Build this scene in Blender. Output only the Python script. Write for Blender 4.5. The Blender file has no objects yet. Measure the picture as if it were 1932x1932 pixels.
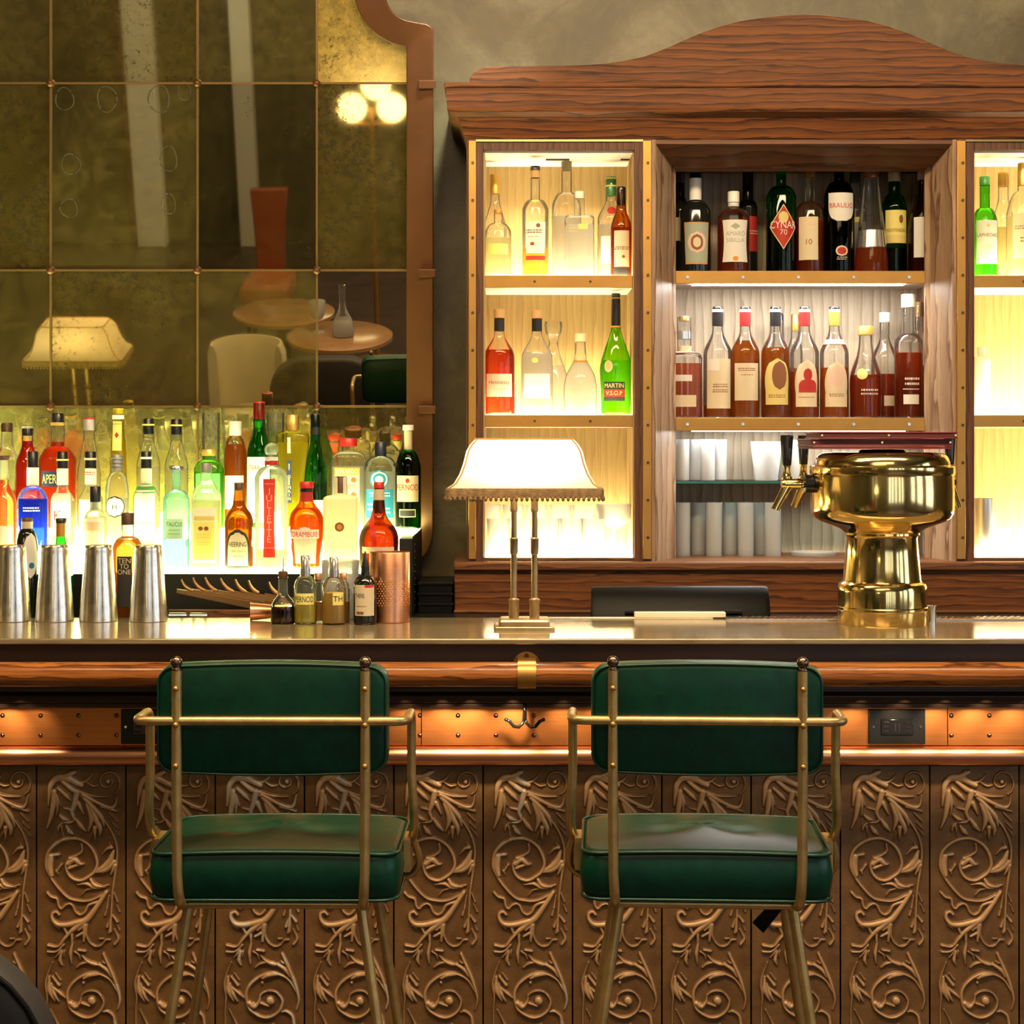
import bpy, bmesh, math, random
import numpy as np
from mathutils import Vector, Matrix

random.seed(7)
scene = bpy.context.scene
COL = scene.collection
PI = math.pi
K = 0.0003                      # metres per pixel per metre of distance, in the 1932 px frame
EYE = 1.5

# ------------------------------------------------------------------ camera, world, lights, exposure
cam_d = bpy.data.cameras.new('camera')
cam_d.sensor_width = 36.0
cam_d.lens = 36.0 / (K * 1932)
cam_d.shift_y = -(966 - 830) / 1932
cam_d.clip_start = 0.05
cam = bpy.data.objects.new('camera', cam_d)
cam.location = (0, 0, EYE)
cam.rotation_euler = (PI / 2, 0, 0)
COL.objects.link(cam)
scene.camera = cam

world = bpy.data.worlds.new('world')
scene.world = world
world.use_nodes = True
world.node_tree.nodes['Background'].inputs[0].default_value = (1.0, 0.86, 0.66, 1)
world.node_tree.nodes['Background'].inputs[1].default_value = 0.05

scene.view_settings.view_transform = 'Standard'
scene.view_settings.look = 'None'
scene.view_settings.gamma = 1.0
scene.view_settings.use_curve_mapping = False
scene.view_settings.exposure = 0.0
scene.cycles.use_denoising = True
scene.cycles.max_bounces = 12
scene.cycles.transparent_max_bounces = 24
scene.cycles.transmission_bounces = 10
scene.cycles.caustics_reflective = False
scene.cycles.caustics_refractive = True
scene.cycles.blur_glossy = 1.0
scene.cycles.sample_clamp_indirect = 4.0


def area(name, loc, target, sx, sy, power, color):
    l = bpy.data.lights.new(name, 'AREA')
    l.shape = 'RECTANGLE'
    l.size, l.size_y, l.energy, l.color = sx, sy, power, color
    o = bpy.data.objects.new(name, l)
    o.location = loc
    o.rotation_euler = (Vector(target) - Vector(loc)).to_track_quat('-Z', 'Y').to_euler()
    COL.objects.link(o)
    return o


def spot(name, loc, target, power, color, deg=50, r=0.03, blend=0.6):
    l = bpy.data.lights.new(name, 'SPOT')
    l.energy, l.color, l.spot_size, l.spot_blend, l.shadow_soft_size = power, color, math.radians(deg), blend, r
    o = bpy.data.objects.new(name, l)
    o.location = loc
    o.rotation_euler = (Vector(target) - Vector(loc)).to_track_quat('-Z', 'Y').to_euler()
    COL.objects.link(o)
    return o


WARM = (1.0, 0.72, 0.42)
COOL = (0.86, 0.93, 1.0)
area('ceiling_track_light', (0.2, 2.55, 3.4), (0.2, 3.35, 1.0), 3.6, 0.22, 150, WARM)
area('added_fill_light', (0.2, 0.3, 3.4), (0.2, 3.6, 0.9), 2.4, 0.6, 20, WARM)  # added frontal fill, not a lamp of the room
area('ceiling_wash_light', (0.5, 3.1, 3.4), (0.7, 5.1, 2.1), 2.6, 0.3, 15, (1.0, 0.78, 0.48))
spot('added_wall_spot', (0.05, 4.3, 3.45), (-0.17, 5.15, 2.15), 330, (0.94, 0.97, 0.88), 27, 0.1, 1.0)  # added spot to brighten the plaster between mirror and cabinet
area('column_wash_light', (-1.6, -1.2, 3.3), (-2.4, -3.4, 1.6), 1.6, 0.3, 45, (0.95, 0.95, 0.9))
area('room_light', (-0.6, -0.8, 3.45), (-0.6, -0.8, 0), 2.0, 2.0, 16, WARM)
area('added_rear_wash', (2.2, -2.6, 3.4), (2.2, -3.5, 1.6), 2.4, 0.3, 90, WARM)  # added outside the mirror's view to brighten the tower's reflection
area('added_left_wash', (-3.7, 2.4, 3.4), (-4.5, 2.4, 1.6), 0.3, 2.6, 90, WARM)  # unseen wash added so the beer tower reflects a lit wall
# small downlights tucked under the bar rail
for px_, pw in ((8, 0.8), (60, 0.25), (420, 0.3), (560, 0.3), (770, 0.4), (838, 0.8), (890, 0.9), (968, 1.0), (1062, 0.5), (1130, 0.4), (1290, 0.3), (1440, 0.3), (1610, 0.55), (1690, 0.7), (1765, 0.8), (1840, 0.9), (1915, 0.8)):
    spot('under_rail_downlight', ((px_ - 966) * K * 3.92, 3.800, 0.934), ((px_ - 966) * K * 3.92, 3.925, 0.835), pw * 3.4, (1.0, 0.74, 0.46), 62, 0.01, 1.0)

# ------------------------------------------------------------------ helpers


def X(px, Y):
    return (px - 966) * K * Y


def Z(py, Y):
    return EYE - (py - 830) * K * Y


def link(o, parent=None):
    COL.objects.link(o)
    if parent is not None:
        o.parent = parent
    return o


def tag(o, label=None, cat=None, group=None, kind=None):
    if label:
        o['label'] = label
    if cat:
        o['category'] = cat
    if group:
        o['group'] = group
    if kind:
        o['kind'] = kind
    return o


def empty(name, loc=(0, 0, 0), label=None, cat=None, group=None, rz=0.0):
    o = bpy.data.objects.new(name, None)
    o.empty_display_size = 0.05
    o.location = loc
    o.rotation_euler = (0, 0, rz)
    link(o)
    return tag(o, label, cat, group)


def origin(o):
    v = Vector((0, 0, 0))
    while o is not None:
        v = v + o.location
        o = o.parent
    return v


class MB:
    """collects shapes in world coordinates (or local ones under a parent at the origin) and links them as one mesh"""

    def __init__(self):
        self.v, self.f = [], []

    def add(self, v, f):
        n = len(self.v)
        self.v += [tuple(p) for p in v]
        self.f += [tuple(i + n for i in q) for q in f]
        return self

    def box(self, x0, x1, y0, y1, z0, z1):
        v = [(x0, y0, z0), (x1, y0, z0), (x1, y1, z0), (x0, y1, z0), (x0, y0, z1), (x1, y0, z1), (x1, y1, z1), (x0, y1, z1)]
        f = [(0, 3, 2, 1), (4, 5, 6, 7), (0, 1, 5, 4), (1, 2, 6, 5), (2, 3, 7, 6), (3, 0, 4, 7)]
        return self.add(v, f)

    def rings(self, rings, cap0=True, cap1=True, closed=True):
        n = len(rings[0])
        v = [p for r in rings for p in r]
        f = []
        for i in range(len(rings) - 1):
            for j in range(n if closed else n - 1):
                a, b = i * n + j, i * n + (j + 1) % n
                f.append((a, b, b + n, a + n))
        if cap0:
            f.append(tuple(reversed(range(n))))
        if cap1:
            m = (len(rings) - 1) * n
            f.append(tuple(range(m, m + n)))
        return self.add(v, f)

    def lathe(self, prof, c=(0, 0, 0), seg=28, n=2.0, d=1.0, axis='z', cap0=True, cap1=True):
        """prof: (radius, height) list; n superellipse exponent; d depth ratio"""
        rs = []
        for r, h in prof:
            ring = []
            for k in range(seg):
                t = 2 * PI * (k + 0.5) / seg
                s, co = math.sin(t), math.cos(t)
                q = 1.0 if n == 2.0 else (abs(s) ** n + abs(co) ** n) ** (-1.0 / n)
                a, b = r * q * co, r * q * s * d
                if axis == 'z':
                    ring.append((c[0] + a, c[1] + b, c[2] + h))
                elif axis == 'x':
                    ring.append((c[0] + h, c[1] + a, c[2] + b))
                else:
                    ring.append((c[0] + b, c[1] + h, c[2] + a))
            rs.append(ring)
        return self.rings(rs, cap0, cap1)

    def tube(self, path, r, seg=12, cap=True):
        path = [Vector(p) for p in path]
        rad = r if isinstance(r, (list, tuple)) else [r] * len(path)
        t0 = (path[1] - path[0]).normalized()
        up = Vector((0, 0, 1)) if abs(t0.z) < 0.9 else Vector((1, 0, 0))
        nrm = t0.cross(up).normalized()
        rs = []
        for i, p in enumerate(path):
            if i == 0:
                t = path[1] - path[0]
            elif i == len(path) - 1:
                t = path[-1] - path[-2]
            else:
                t = (path[i + 1] - p).normalized() + (p - path[i - 1]).normalized()
            t.normalize()
            nrm = (nrm - t * nrm.dot(t)).normalized()
            b = t.cross(nrm)
            rs.append([p + (nrm * math.cos(a) + b * math.sin(a)) * rad[i] for a in [2 * PI * k / seg for k in range(seg)]])
        return self.rings(rs, cap, cap)

    def prism(self, poly, a0, a1, axis='y'):
        """poly of 2D points extruded along axis: y -> (x,z), x -> (y,z), z -> (x,y)"""
        def m(p, a):
            if axis == 'y':
                return (p[0], a, p[1])
            if axis == 'x':
                return (a, p[0], p[1])
            return (p[0], p[1], a)
        n = len(poly)
        v = [m(p, a0) for p in poly] + [m(p, a1) for p in poly]
        f = [tuple(range(n)), tuple(reversed(range(n, 2 * n)))]
        f += [(i, i + n, (i + 1) % n + n, (i + 1) % n) for i in range(n)]
        return self.add(v, f)

    def sphere(self, c, r, seg=16, sz=1.0):
        m = max(6, seg // 2)
        prof = [(max(1e-5, r * math.sin(PI * i / m)), -r * sz * math.cos(PI * i / m)) for i in range(m + 1)]
        return self.lathe(prof, c, seg, cap0=False, cap1=False)

    def build(self, name, mat, parent=None, smooth=0.6, bevel=0.0, bseg=2, label=None, subsurf=0):
        o0 = origin(parent)
        me = bpy.data.meshes.new(name)
        me.from_pydata([(p[0] - o0.x, p[1] - o0.y, p[2] - o0.z) for p in self.v], [], self.f)
        bm = bmesh.new()
        bm.from_mesh(me)
        bmesh.ops.recalc_face_normals(bm, faces=bm.faces)
        bm.to_mesh(me)
        bm.free()
        if smooth:
            me.shade_smooth()
            if smooth < 3:
                me.set_sharp_from_angle(angle=smooth)
        me.materials.append(mat)
        o = bpy.data.objects.new(name, me)
        link(o, parent)
        if bevel:
            b = o.modifiers.new('bevel', 'BEVEL')
            b.width, b.segments, b.limit_method, b.angle_limit = bevel, bseg, 'ANGLE', 0.6
            b.harden_normals = False
        if subsurf:
            s = o.modifiers.new('sub', 'SUBSURF')
            s.levels = s.render_levels = subsurf
        if label:
            o['label'] = label
        return o


def box(name, mat, parent, x0, x1, y0, y1, z0, z1, bevel=0.002, label=None):
    return MB().box(min(x0, x1), max(x0, x1), min(y0, y1), max(y0, y1), min(z0, z1), max(z0, z1)).build(name, mat, parent, bevel=bevel, label=label)


def pbox(name, mat, parent, px0, px1, py0, py1, Y0, Y1, bevel=0.0015, label=None):
    """box whose front face at distance Y0 spans the measured frame"""
    return box(name, mat, parent, X(px0, Y0), X(px1, Y0), Y0, Y1, Z(py1, Y0), Z(py0, Y0), bevel, label)


def copy_tree(o, parent=None):
    c = o.copy()
    COL.objects.link(c)
    c.parent = parent
    for ch in list(o.children):
        copy_tree(ch, c)
    return c


def arc(p, q, c, n=6):
    """quadratic bend from p to q with control c"""
    p, q, c = Vector(p), Vector(q), Vector(c)
    return [p * (1 - t) ** 2 + c * 2 * t * (1 - t) + q * t * t for t in [i / n for i in range(n + 1)]]


def catmull(pts, k=6):
    pts = [np.array(p, float) for p in pts]
    if len(pts) == 2:
        return [pts[0] + (pts[1] - pts[0]) * t for t in np.linspace(0, 1, k * 2)]
    P = [2 * pts[0] - pts[1]] + pts + [2 * pts[-1] - pts[-2]]
    out = []
    for i in range(1, len(P) - 2):
        for t in np.linspace(0, 1, k, endpoint=False):
            a, b, c, d = P[i - 1], P[i], P[i + 1], P[i + 2]
            out.append(0.5 * ((2 * b) + (c - a) * t + (2 * a - 5 * b + 4 * c - d) * t * t + (3 * b - a - 3 * c + d) * t ** 3))
    out.append(pts[-1])
    return out


# ------------------------------------------------------------------ materials
class NT:
    def __init__(self, name):
        self.m = bpy.data.materials.new(name)
        self.m.use_nodes = True
        self.t = self.m.node_tree
        self.t.nodes.clear()
        self.out = self.t.nodes.new('ShaderNodeOutputMaterial')

    def n(self, kind, **kw):
        nd = self.t.nodes.new('ShaderNode' + kind)
        for k, v in kw.items():
            if k in nd.inputs:
                self.set(nd, k, v)
            else:
                setattr(nd, k, v)
        return nd

    def set(self, nd, k, v):
        if isinstance(v, bpy.types.NodeSocket):
            self.t.links.new(v, nd.inputs[k])
        else:
            i = nd.inputs[k]
            if isinstance(v, (tuple, list)) and len(v) == 3 and i.type == 'RGBA':
                v = (*v, 1)
            i.default_value = v

    def done(self, sh):
        self.t.links.new(sh, self.out.inputs[0])
        return self.m

    def noise(self, scale=(1, 1, 1), s=5.0, detail=4.0, rough=0.5, dist=0.0, coord='Object'):
        tc = self.n('TexCoord')
        mp = self.n('Mapping')
        self.set(mp, 'Vector', tc.outputs[coord])
        mp.inputs['Scale'].default_value = scale
        nz = self.n('TexNoise', Scale=s, Detail=detail, Roughness=rough, Distortion=dist)
        self.set(nz, 'Vector', mp.outputs[0])
        return nz.outputs['Fac']

    def ramp(self, fac, stops):
        r = self.n('ValToRGB')
        self.set(r, 'Fac', fac)
        e = r.color_ramp.elements
        while len(e) > 1:
            e.remove(e[-1])
        for i, (p, c) in enumerate(stops):
            q = e[0] if i == 0 else e.new(p)
            q.position = p
            q.color = (*c, 1) if len(c) == 3 else c
        return r.outputs['Color']

    def mixc(self, fac, a, b):
        m = self.n('MixRGB')
        self.set(m, 'Fac', fac)
        self.set(m, 'Color1', a)
        self.set(m, 'Color2', b)
        return m.outputs[0]

    def bump(self, h, strength=0.3, dist=0.002):
        b = self.n('Bump', Strength=strength, Distance=dist)
        self.set(b, 'Height', h)
        return b.outputs[0]

    def mixs(self, fac, a, b):
        m = self.n('MixShader')
        self.set(m, 0, fac)
        self.t.links.new(a, m.inputs[1])
        self.t.links.new(b, m.inputs[2])
        return m.outputs[0]


def principled(name, color, rough=0.5, metal=0.0, var=0.0, vscale=8.0, bump=0.0, stretch=(1, 1, 1), coat=0.0, spec=0.5, rvar=0.0):
    t = NT(name)
    p = t.n('BsdfPrincipled', Roughness=rough, Metallic=metal)
    t.set(p, 'Coat Weight', coat)
    t.set(p, 'Specular IOR Level', spec)
    if var or bump or rvar:
        nz = t.noise(stretch, vscale, 5.0, 0.6)
        if var:
            c = t.ramp(nz, [(0.3, tuple(max(0, x * (1 - var)) for x in color)), (0.7, tuple(min(1, x * (1 + var)) for x in color))])
            t.set(p, 'Base Color', c)
        else:
            t.set(p, 'Base Color', color)
        if bump:
            t.set(p, 'Normal', t.bump(nz, bump))
        if rvar:
            m = t.n('MapRange')
            t.set(m, 'Value', nz)
            m.inputs['To Min'].default_value = max(0.02, rough - rvar)
            m.inputs['To Max'].default_value = min(1, rough + rvar)
            t.set(p, 'Roughness', m.outputs[0])
    else:
        t.set(p, 'Base Color', color)
    return t.done(p.outputs[0])


def wood(name, light, dark, grain='x', rough=0.4, scale=1.0, contrast=0.5, lines=15.0):
    """oak: long wavy growth lines along the grain, with fine dark pores"""
    t = NT(name)
    tc = t.n('TexCoord')
    mp = t.n('Mapping')
    t.set(mp, 'Vector', tc.outputs['Object'])
    st = {'x': (0.16, 0.6, 1), 'z': (1, 0.6, 0.16), 'y': (1, 0.16, 0.6)}[grain]
    mp.inputs['Scale'].default_value = tuple(a * scale for a in st)
    w = t.n('TexWave', wave_type='BANDS', bands_direction='Z' if grain == 'x' else 'X', wave_profile='SAW')
    t.set(w, 'Vector', mp.outputs[0])
    t.set(w, 'Scale', lines)
    t.set(w, 'Distortion', 7.0)
    t.set(w, 'Detail', 3.0)
    t.set(w, 'Detail Scale', 1.6)
    t.set(w, 'Detail Roughness', 0.55)
    mid = tuple(a * 0.7 + b * 0.3 for a, b in zip(light, dark))
    c1 = t.ramp(w.outputs['Fac'], [(0.0, light), (0.45, mid), (0.74, tuple(a * 0.5 + b * 0.5 for a, b in zip(light, dark))), (0.9, dark), (0.97, mid), (1.0, light)])
    st2 = {'x': (1.6, 45, 45), 'z': (45, 45, 1.6), 'y': (45, 1.6, 45)}[grain]
    n2 = t.noise(tuple(a * scale for a in st2), 5.0, 3.0, 0.6, 0.2)
    c2 = t.ramp(n2, [(0.36, tuple(min(1, x * 1.2) for x in dark)), (0.54, (1, 1, 1))])
    m = t.n('MixRGB', blend_type='MULTIPLY')
    t.set(m, 'Fac', contrast * 0.55)
    t.set(m, 'Color1', c1)
    t.set(m, 'Color2', c2)
    p = t.n('BsdfPrincipled', Roughness=rough)
    t.set(p, 'Specular IOR Level', 0.3)
    t.set(p, 'Base Color', m.outputs[0])
    t.set(p, 'Normal', t.bump(n2, 0.12, 0.001))
    return t.done(p.outputs[0])


def emit(name, color, strength):
    t = NT(name)
    e = t.n('Emission', Color=color, Strength=strength)
    return t.done(e.outputs[0])


_cache = {}


def thin_glass(color=(0.98, 0.985, 0.98), edge=0.82):
    """clear or tinted bottle wall: see-through with a tint that deepens at grazing angles and a Fresnel gloss"""
    key = ('g', color, edge)
    if key in _cache:
        return _cache[key]
    t = NT('bottle_glass')
    lw = t.n('LayerWeight', Blend=0.35)
    dark = tuple(c * edge for c in color)
    col = t.ramp(lw.outputs['Facing'], [(0.35, color), (0.95, dark)])
    tr = t.n('BsdfTransparent')
    t.set(tr, 'Color', col)
    gl = t.n('BsdfGlossy', Roughness=0.03)
    t.set(gl, 'Color', (1, 1, 1))
    fr = t.n('Fresnel', IOR=1.35)
    tl = t.n('BsdfTranslucent')
    t.set(tl, 'Color', color)
    s1 = t.mixs(fr.outputs[0], tr.outputs[0], gl.outputs[0])
    _cache[key] = t.done(t.mixs(0.07, s1, tl.outputs[0]))
    return _cache[key]


def liquid(color, body=0.5, front=0.15):
    key = ('l', color, body, front)
    if key in _cache:
        return _cache[key]
    t = NT('liquor')
    p = t.n('BsdfPrincipled', Roughness=0.0, IOR=1.3)
    t.set(p, 'Base Color', color)
    t.set(p, 'Transmission Weight', 1.0)
    tl = t.n('BsdfTranslucent')
    t.set(tl, 'Color', color)
    df = t.n('BsdfDiffuse')
    t.set(df, 'Color', color)
    _cache[key] = t.done(t.mixs(body, p.outputs[0], t.mixs(front, tl.outputs[0], df.outputs[0])))
    return _cache[key]


def paper(color, rough=0.55):
    key = ('p', color)
    if key in _cache:
        return _cache[key]
    t = NT('label_paper')
    p = t.n('BsdfPrincipled', Roughness=rough)
    t.set(p, 'Base Color', color)
    tl = t.n('BsdfTranslucent')
    t.set(tl, 'Color', color)
    _cache[key] = t.done(t.mixs(0.3, p.outputs[0], tl.outputs[0]))
    return _cache[key]


def plastic(color, rough=0.3, metal=0.0):
    key = ('c', color, rough, metal)
    if key not in _cache:
        _cache[key] = principled('coloured_cap', color, rough, metal)
    return _cache[key]


M = {}
M['plaster'] = None
M['oak'] = wood('oak_wood', (0.185, 0.060, 0.012), (0.035, 0.010, 0.003), 'x', 0.6, 1.0, 0.85)
M['oak_dark'] = wood('dark_oak_wood', (0.20, 0.08, 0.03), (0.06, 0.022, 0.010), 'x', 0.4, 1.0, 0.6)
M['oak_v'] = wood('upright_oak_wood', (0.40, 0.27, 0.17), (0.15, 0.075, 0.04), 'z', 0.45, 1.0, 0.6)
M['walnut_v'] = wood('upright_walnut_wood', (0.13, 0.055, 0.025), (0.05, 0.02, 0.01), 'z', 0.45, 1.0, 0.5)
M['bay_wood'] = wood('pale_yellow_oak_panel', (0.46, 0.335, 0.150), (0.36, 0.25, 0.105), 'z', 0.6, 1.0, 0.4, 13.0)
M['niche_wood'] = wood('grey_oak_panel', (0.50, 0.42, 0.315), (0.30, 0.235, 0.165), 'z', 0.6, 1.0, 0.4, 11.0)
M['rail_wood'] = wood('rail_oak_wood', (0.40, 0.14, 0.032), (0.11, 0.032, 0.009), 'x', 0.24, 1.0, 0.8, 16.0)
M['dark_wood'] = principled('dark_stained_wood', (0.028, 0.014, 0.008), 0.3, 0, 0.4, 6, 0, (0.2, 6, 6))
M['fascia'] = principled('brown_stained_fascia', (0.055, 0.026, 0.013), 0.45, 0, 0.5, 5, 0, (0.5, 3, 3))
M['brass'] = principled('satin_brass', (0.52, 0.28, 0.07), 0.34, 0.8, 0.08, 12)
M['brass_pol'] = principled('polished_brass', (0.96, 0.74, 0.32), 0.12, 1.0, 0.05, 6)
M['brass_frame'] = principled('brown_brass_frame', (0.095, 0.034, 0.008), 0.42, 0.35, 0.2, 7)
M['stool_brass'] = principled('worn_brass_tube', (0.60, 0.42, 0.17), 0.33, 0.8, 0.2, 30)
M['steel'] = principled('stainless_steel', (0.72, 0.70, 0.66), 0.16, 1.0, 0.06, 20)
M['steel_brushed'] = principled('brushed_steel', (0.80, 0.78, 0.74), 0.32, 1.0, 0.08, 20)
M['tool'] = principled('dull_copper_tool', (0.30, 0.17, 0.075), 0.35, 0.8)
M['screw'] = principled('dark_screw', (0.10, 0.07, 0.045), 0.4, 0.9)
M['rivet'] = principled('copper_rivet', (0.24, 0.155, 0.115), 0.28, 1.0)
M['copper'] = principled('brushed_copper', (0.72, 0.26, 0.07), 0.42, 1.0, 0.10, 10, 0.06, (0.6, 20, 20))
M['copper_pipe'] = principled('copper_pipe', (0.80, 0.38, 0.20), 0.30, 1.0, 0.10, 10, 0, (0.4, 8, 8))
M['black'] = principled('black_metal', (0.012, 0.011, 0.010), 0.35, 0.2)
M['black_plastic'] = principled('black_plastic', (0.004, 0.0038, 0.0034), 0.42, spec=0.12)
M['black_glow'] = principled('black_glossy_plastic', (0.012, 0.012, 0.013), 0.15)
M['leather'] = principled('green_leather', (0.001, 0.040, 0.021), 0.36, 0, 0.25, 40, 0.06, spec=0.3)
M['leather_seam'] = principled('green_piping', (0.003, 0.045, 0.026), 0.3)
M['charcoal'] = principled('charcoal_upholstery', (0.022, 0.020, 0.019), 0.6, 0, 0.2, 60, 0.1)
M['floor'] = principled('dark_floor', (0.06, 0.038, 0.022), 0.45, 0, 0.3, 5)
M['white_paint'] = principled('white_paint', (0.82, 0.80, 0.74), 0.5)
M['red_leather'] = principled('red_leather_menu', (0.17, 0.012, 0.010), 0.4, 0, 0.2, 30)
M['cream'] = principled('cream_card', (0.80, 0.72, 0.55), 0.6)
M['gold'] = principled('gold_post', (0.85, 0.62, 0.28), 0.2, 1.0)
M['fringe'] = principled('woven_fringe', (0.20, 0.12, 0.05), 0.8, 0, 0.4, 90, 0.3)
M['lit_bay'] = emit('lit_acrylic_shelf_warm', (1.0, 0.81, 0.46), 36.0)
M['lit_niche'] = emit('led_strip_white', (1.0, 0.95, 0.86), 50.0)
M['lit_tier'] = emit('lit_acrylic_shelf', (0.96, 1.0, 0.40), 30.0)
M['globe'] = emit('lit_globe', (1.0, 0.78, 0.42), 9.0)
M['daylight'] = emit('bright_daylight', (0.85, 0.93, 1.0), 3.0)

# plaster wall: mottled green-grey
t = NT('mottled_plaster')
n1 = t.noise((1, 1, 1), 2.2, 8, 0.65, 0.8)
n2 = t.noise((1, 1, 1), 9.0, 6, 0.7, 0.5)
c = t.ramp(n1, [(0.3, (0.060, 0.043, 0.011)), (0.5, (0.108, 0.089, 0.033)), (0.7, (0.235, 0.215, 0.125))])
c2 = t.ramp(n2, [(0.32, (0.42, 0.36, 0.25)), (0.62, (1, 1, 1))])
mm = t.n('MixRGB', blend_type='MULTIPLY')
t.set(mm, 'Fac', 0.6); t.set(mm, 'Color1', c); t.set(mm, 'Color2', c2)
p = t.n('BsdfPrincipled', Roughness=0.42)
t.set(p, 'Base Color', mm.outputs[0])
t.set(p, 'Normal', t.bump(n2, 0.25, 0.003))
M['plaster'] = t.done(p.outputs[0])
M['olive_wall'] = principled('olive_wall_paint', (0.10, 0.085, 0.035), 0.6, 0, 0.2, 3)

# counter: worn pewter with horizontal scratches
t = NT('pewter_counter')
n1 = t.noise((1.2, 12, 12), 8.0, 6, 0.65, 0.4)
c = t.ramp(n1, [(0.3, (0.27, 0.205, 0.11)), (0.7, (0.46, 0.37, 0.22))])
p = t.n('BsdfPrincipled', Metallic=0.5, Roughness=0.12)
t.set(p, 'Base Color', c)
m = t.n('MapRange'); t.set(m, 'Value', n1); m.inputs['To Min'].default_value = 0.07; m.inputs['To Max'].default_value = 0.22
t.set(p, 'Roughness', m.outputs[0])
M['counter'] = t.done(p.outputs[0])


def carved(name, wear):
    t = NT(name)
    n1 = t.noise((1, 1, 1), 16.0, 6, 0.65, 0.3)
    c = t.ramp(n1, [(0.3, (0.125, 0.060, 0.020)), (0.7, (0.235, 0.122, 0.044))])
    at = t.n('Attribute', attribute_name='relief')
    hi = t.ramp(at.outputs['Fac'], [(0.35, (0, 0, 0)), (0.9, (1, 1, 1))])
    c = t.mixc(hi, c, (0.56, 0.34, 0.165))  # highlights painted in: raised relief gets a lighter colour than the ground
    if wear:
        n3 = t.noise((1, 1, 1), 9.0, 5, 0.6, 0.4)
        w = t.ramp(n3, [(0.62 - 0.12 * wear, (0, 0, 0)), (0.64 - 0.12 * wear, (1, 1, 1))])
        mu = t.n('Math', operation='MULTIPLY')
        t.set(mu, 0, w)
        t.set(mu, 1, at.outputs['Fac'])
        c = t.mixc(mu.outputs[0], c, (0.55, 0.46, 0.34))
    p = t.n('BsdfPrincipled', Roughness=0.38, Metallic=0.15)
    t.set(p, 'Base Color', c)
    t.set(p, 'Normal', t.bump(n1, 0.25, 0.001))
    return t.done(p.outputs[0])


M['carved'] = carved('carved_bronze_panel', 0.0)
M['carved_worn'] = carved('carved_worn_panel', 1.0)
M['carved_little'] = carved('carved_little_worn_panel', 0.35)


def aged_mirror(name, tint, haze, hazecol, rough, spots):
    t = NT(name)
    n1 = t.noise((1, 1, 1), 30.0, 8, 0.75, 0.3)
    n2 = t.noise((1, 1, 1), 3.0, 5, 0.6, 0.5)
    g = t.n('BsdfGlossy', Roughness=rough)
    t.set(g, 'Color', tint)
    d = t.n('BsdfDiffuse')
    t.set(d, 'Color', t.ramp(n1, [(0.35, tuple(x * 0.35 for x in hazecol)), (0.65, hazecol)]))
    hz = t.n('MapRange'); t.set(hz, 'Value', n2)
    hz.inputs['To Min'].default_value = max(0, haze - 0.15) if haze > 0.02 else 0; hz.inputs['To Max'].default_value = min(1, haze + 0.15) if haze > 0.02 else 0
    hz.inputs['From Min'].default_value = 0.3; hz.inputs['From Max'].default_value = 0.7
    s1 = t.mixs(hz.outputs[0], g.outputs[0], d.outputs[0])
    if spots:
        k = t.n('BsdfDiffuse')
        t.set(k, 'Color', (0.03, 0.025, 0.012))
        n3 = t.noise((1, 1, 1), 55.0, 8, 0.8, 0.0)
        mu = t.n('Math', operation='ADD'); t.set(mu, 0, n3)
        mv = t.n('Math', operation='MULTIPLY'); t.set(mv, 0, n2); t.set(mv, 1, 0.5); t.set(mu, 1, mv.outputs[0])
        f = t.ramp(mu.outputs[0], [(0.92 - 0.14 * spots, (0, 0, 0)), (0.97 - 0.10 * spots, (0.85, 0.85, 0.85))])
        s1 = t.mixs(f, s1, k.outputs[0])
    return t.done(s1)


MIR = {
    'clear': aged_mirror('aged_mirror_clear', (0.62, 0.54, 0.30), 0.22, (0.21, 0.155, 0.045), 0.02, 0.0),
    'spot': aged_mirror('aged_mirror_speckled', (0.60, 0.50, 0.24), 0.25, (0.19, 0.135, 0.032), 0.03, 1.0),
    'gold': aged_mirror('aged_mirror_golden', (0.80, 0.62, 0.26), 0.42, (0.60, 0.42, 0.10), 0.14, 0.5),
    'dark': aged_mirror('aged_mirror_dark_reflection', (0.42, 0.34, 0.18), 0.05, (0.10, 0.08, 0.03), 0.02, 0.5),  # lower tint puts a dark reflection into the pane's colour
    'hazy': aged_mirror('aged_mirror_painted_glow', (0.66, 0.60, 0.30), 0.42, (0.42, 0.38, 0.12), 0.03, 0.0),  # reflected yellow-green glow of the steps put into the haze colour
    'clean': aged_mirror('clean_mirror', (0.80, 0.72, 0.56), 0.0, (0.05, 0.04, 0.02), 0.01, 0.0),
}
M['muntin'] = principled('thin_brass_bar', (0.22, 0.13, 0.045), 0.4, 0.7)

# ------------------------------------------------------------------ the room
def struct(name, mat, *b):
    o = MB().box(*b).build(name, mat, None, smooth=0)
    o['kind'] = 'structure'
    return o


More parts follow.
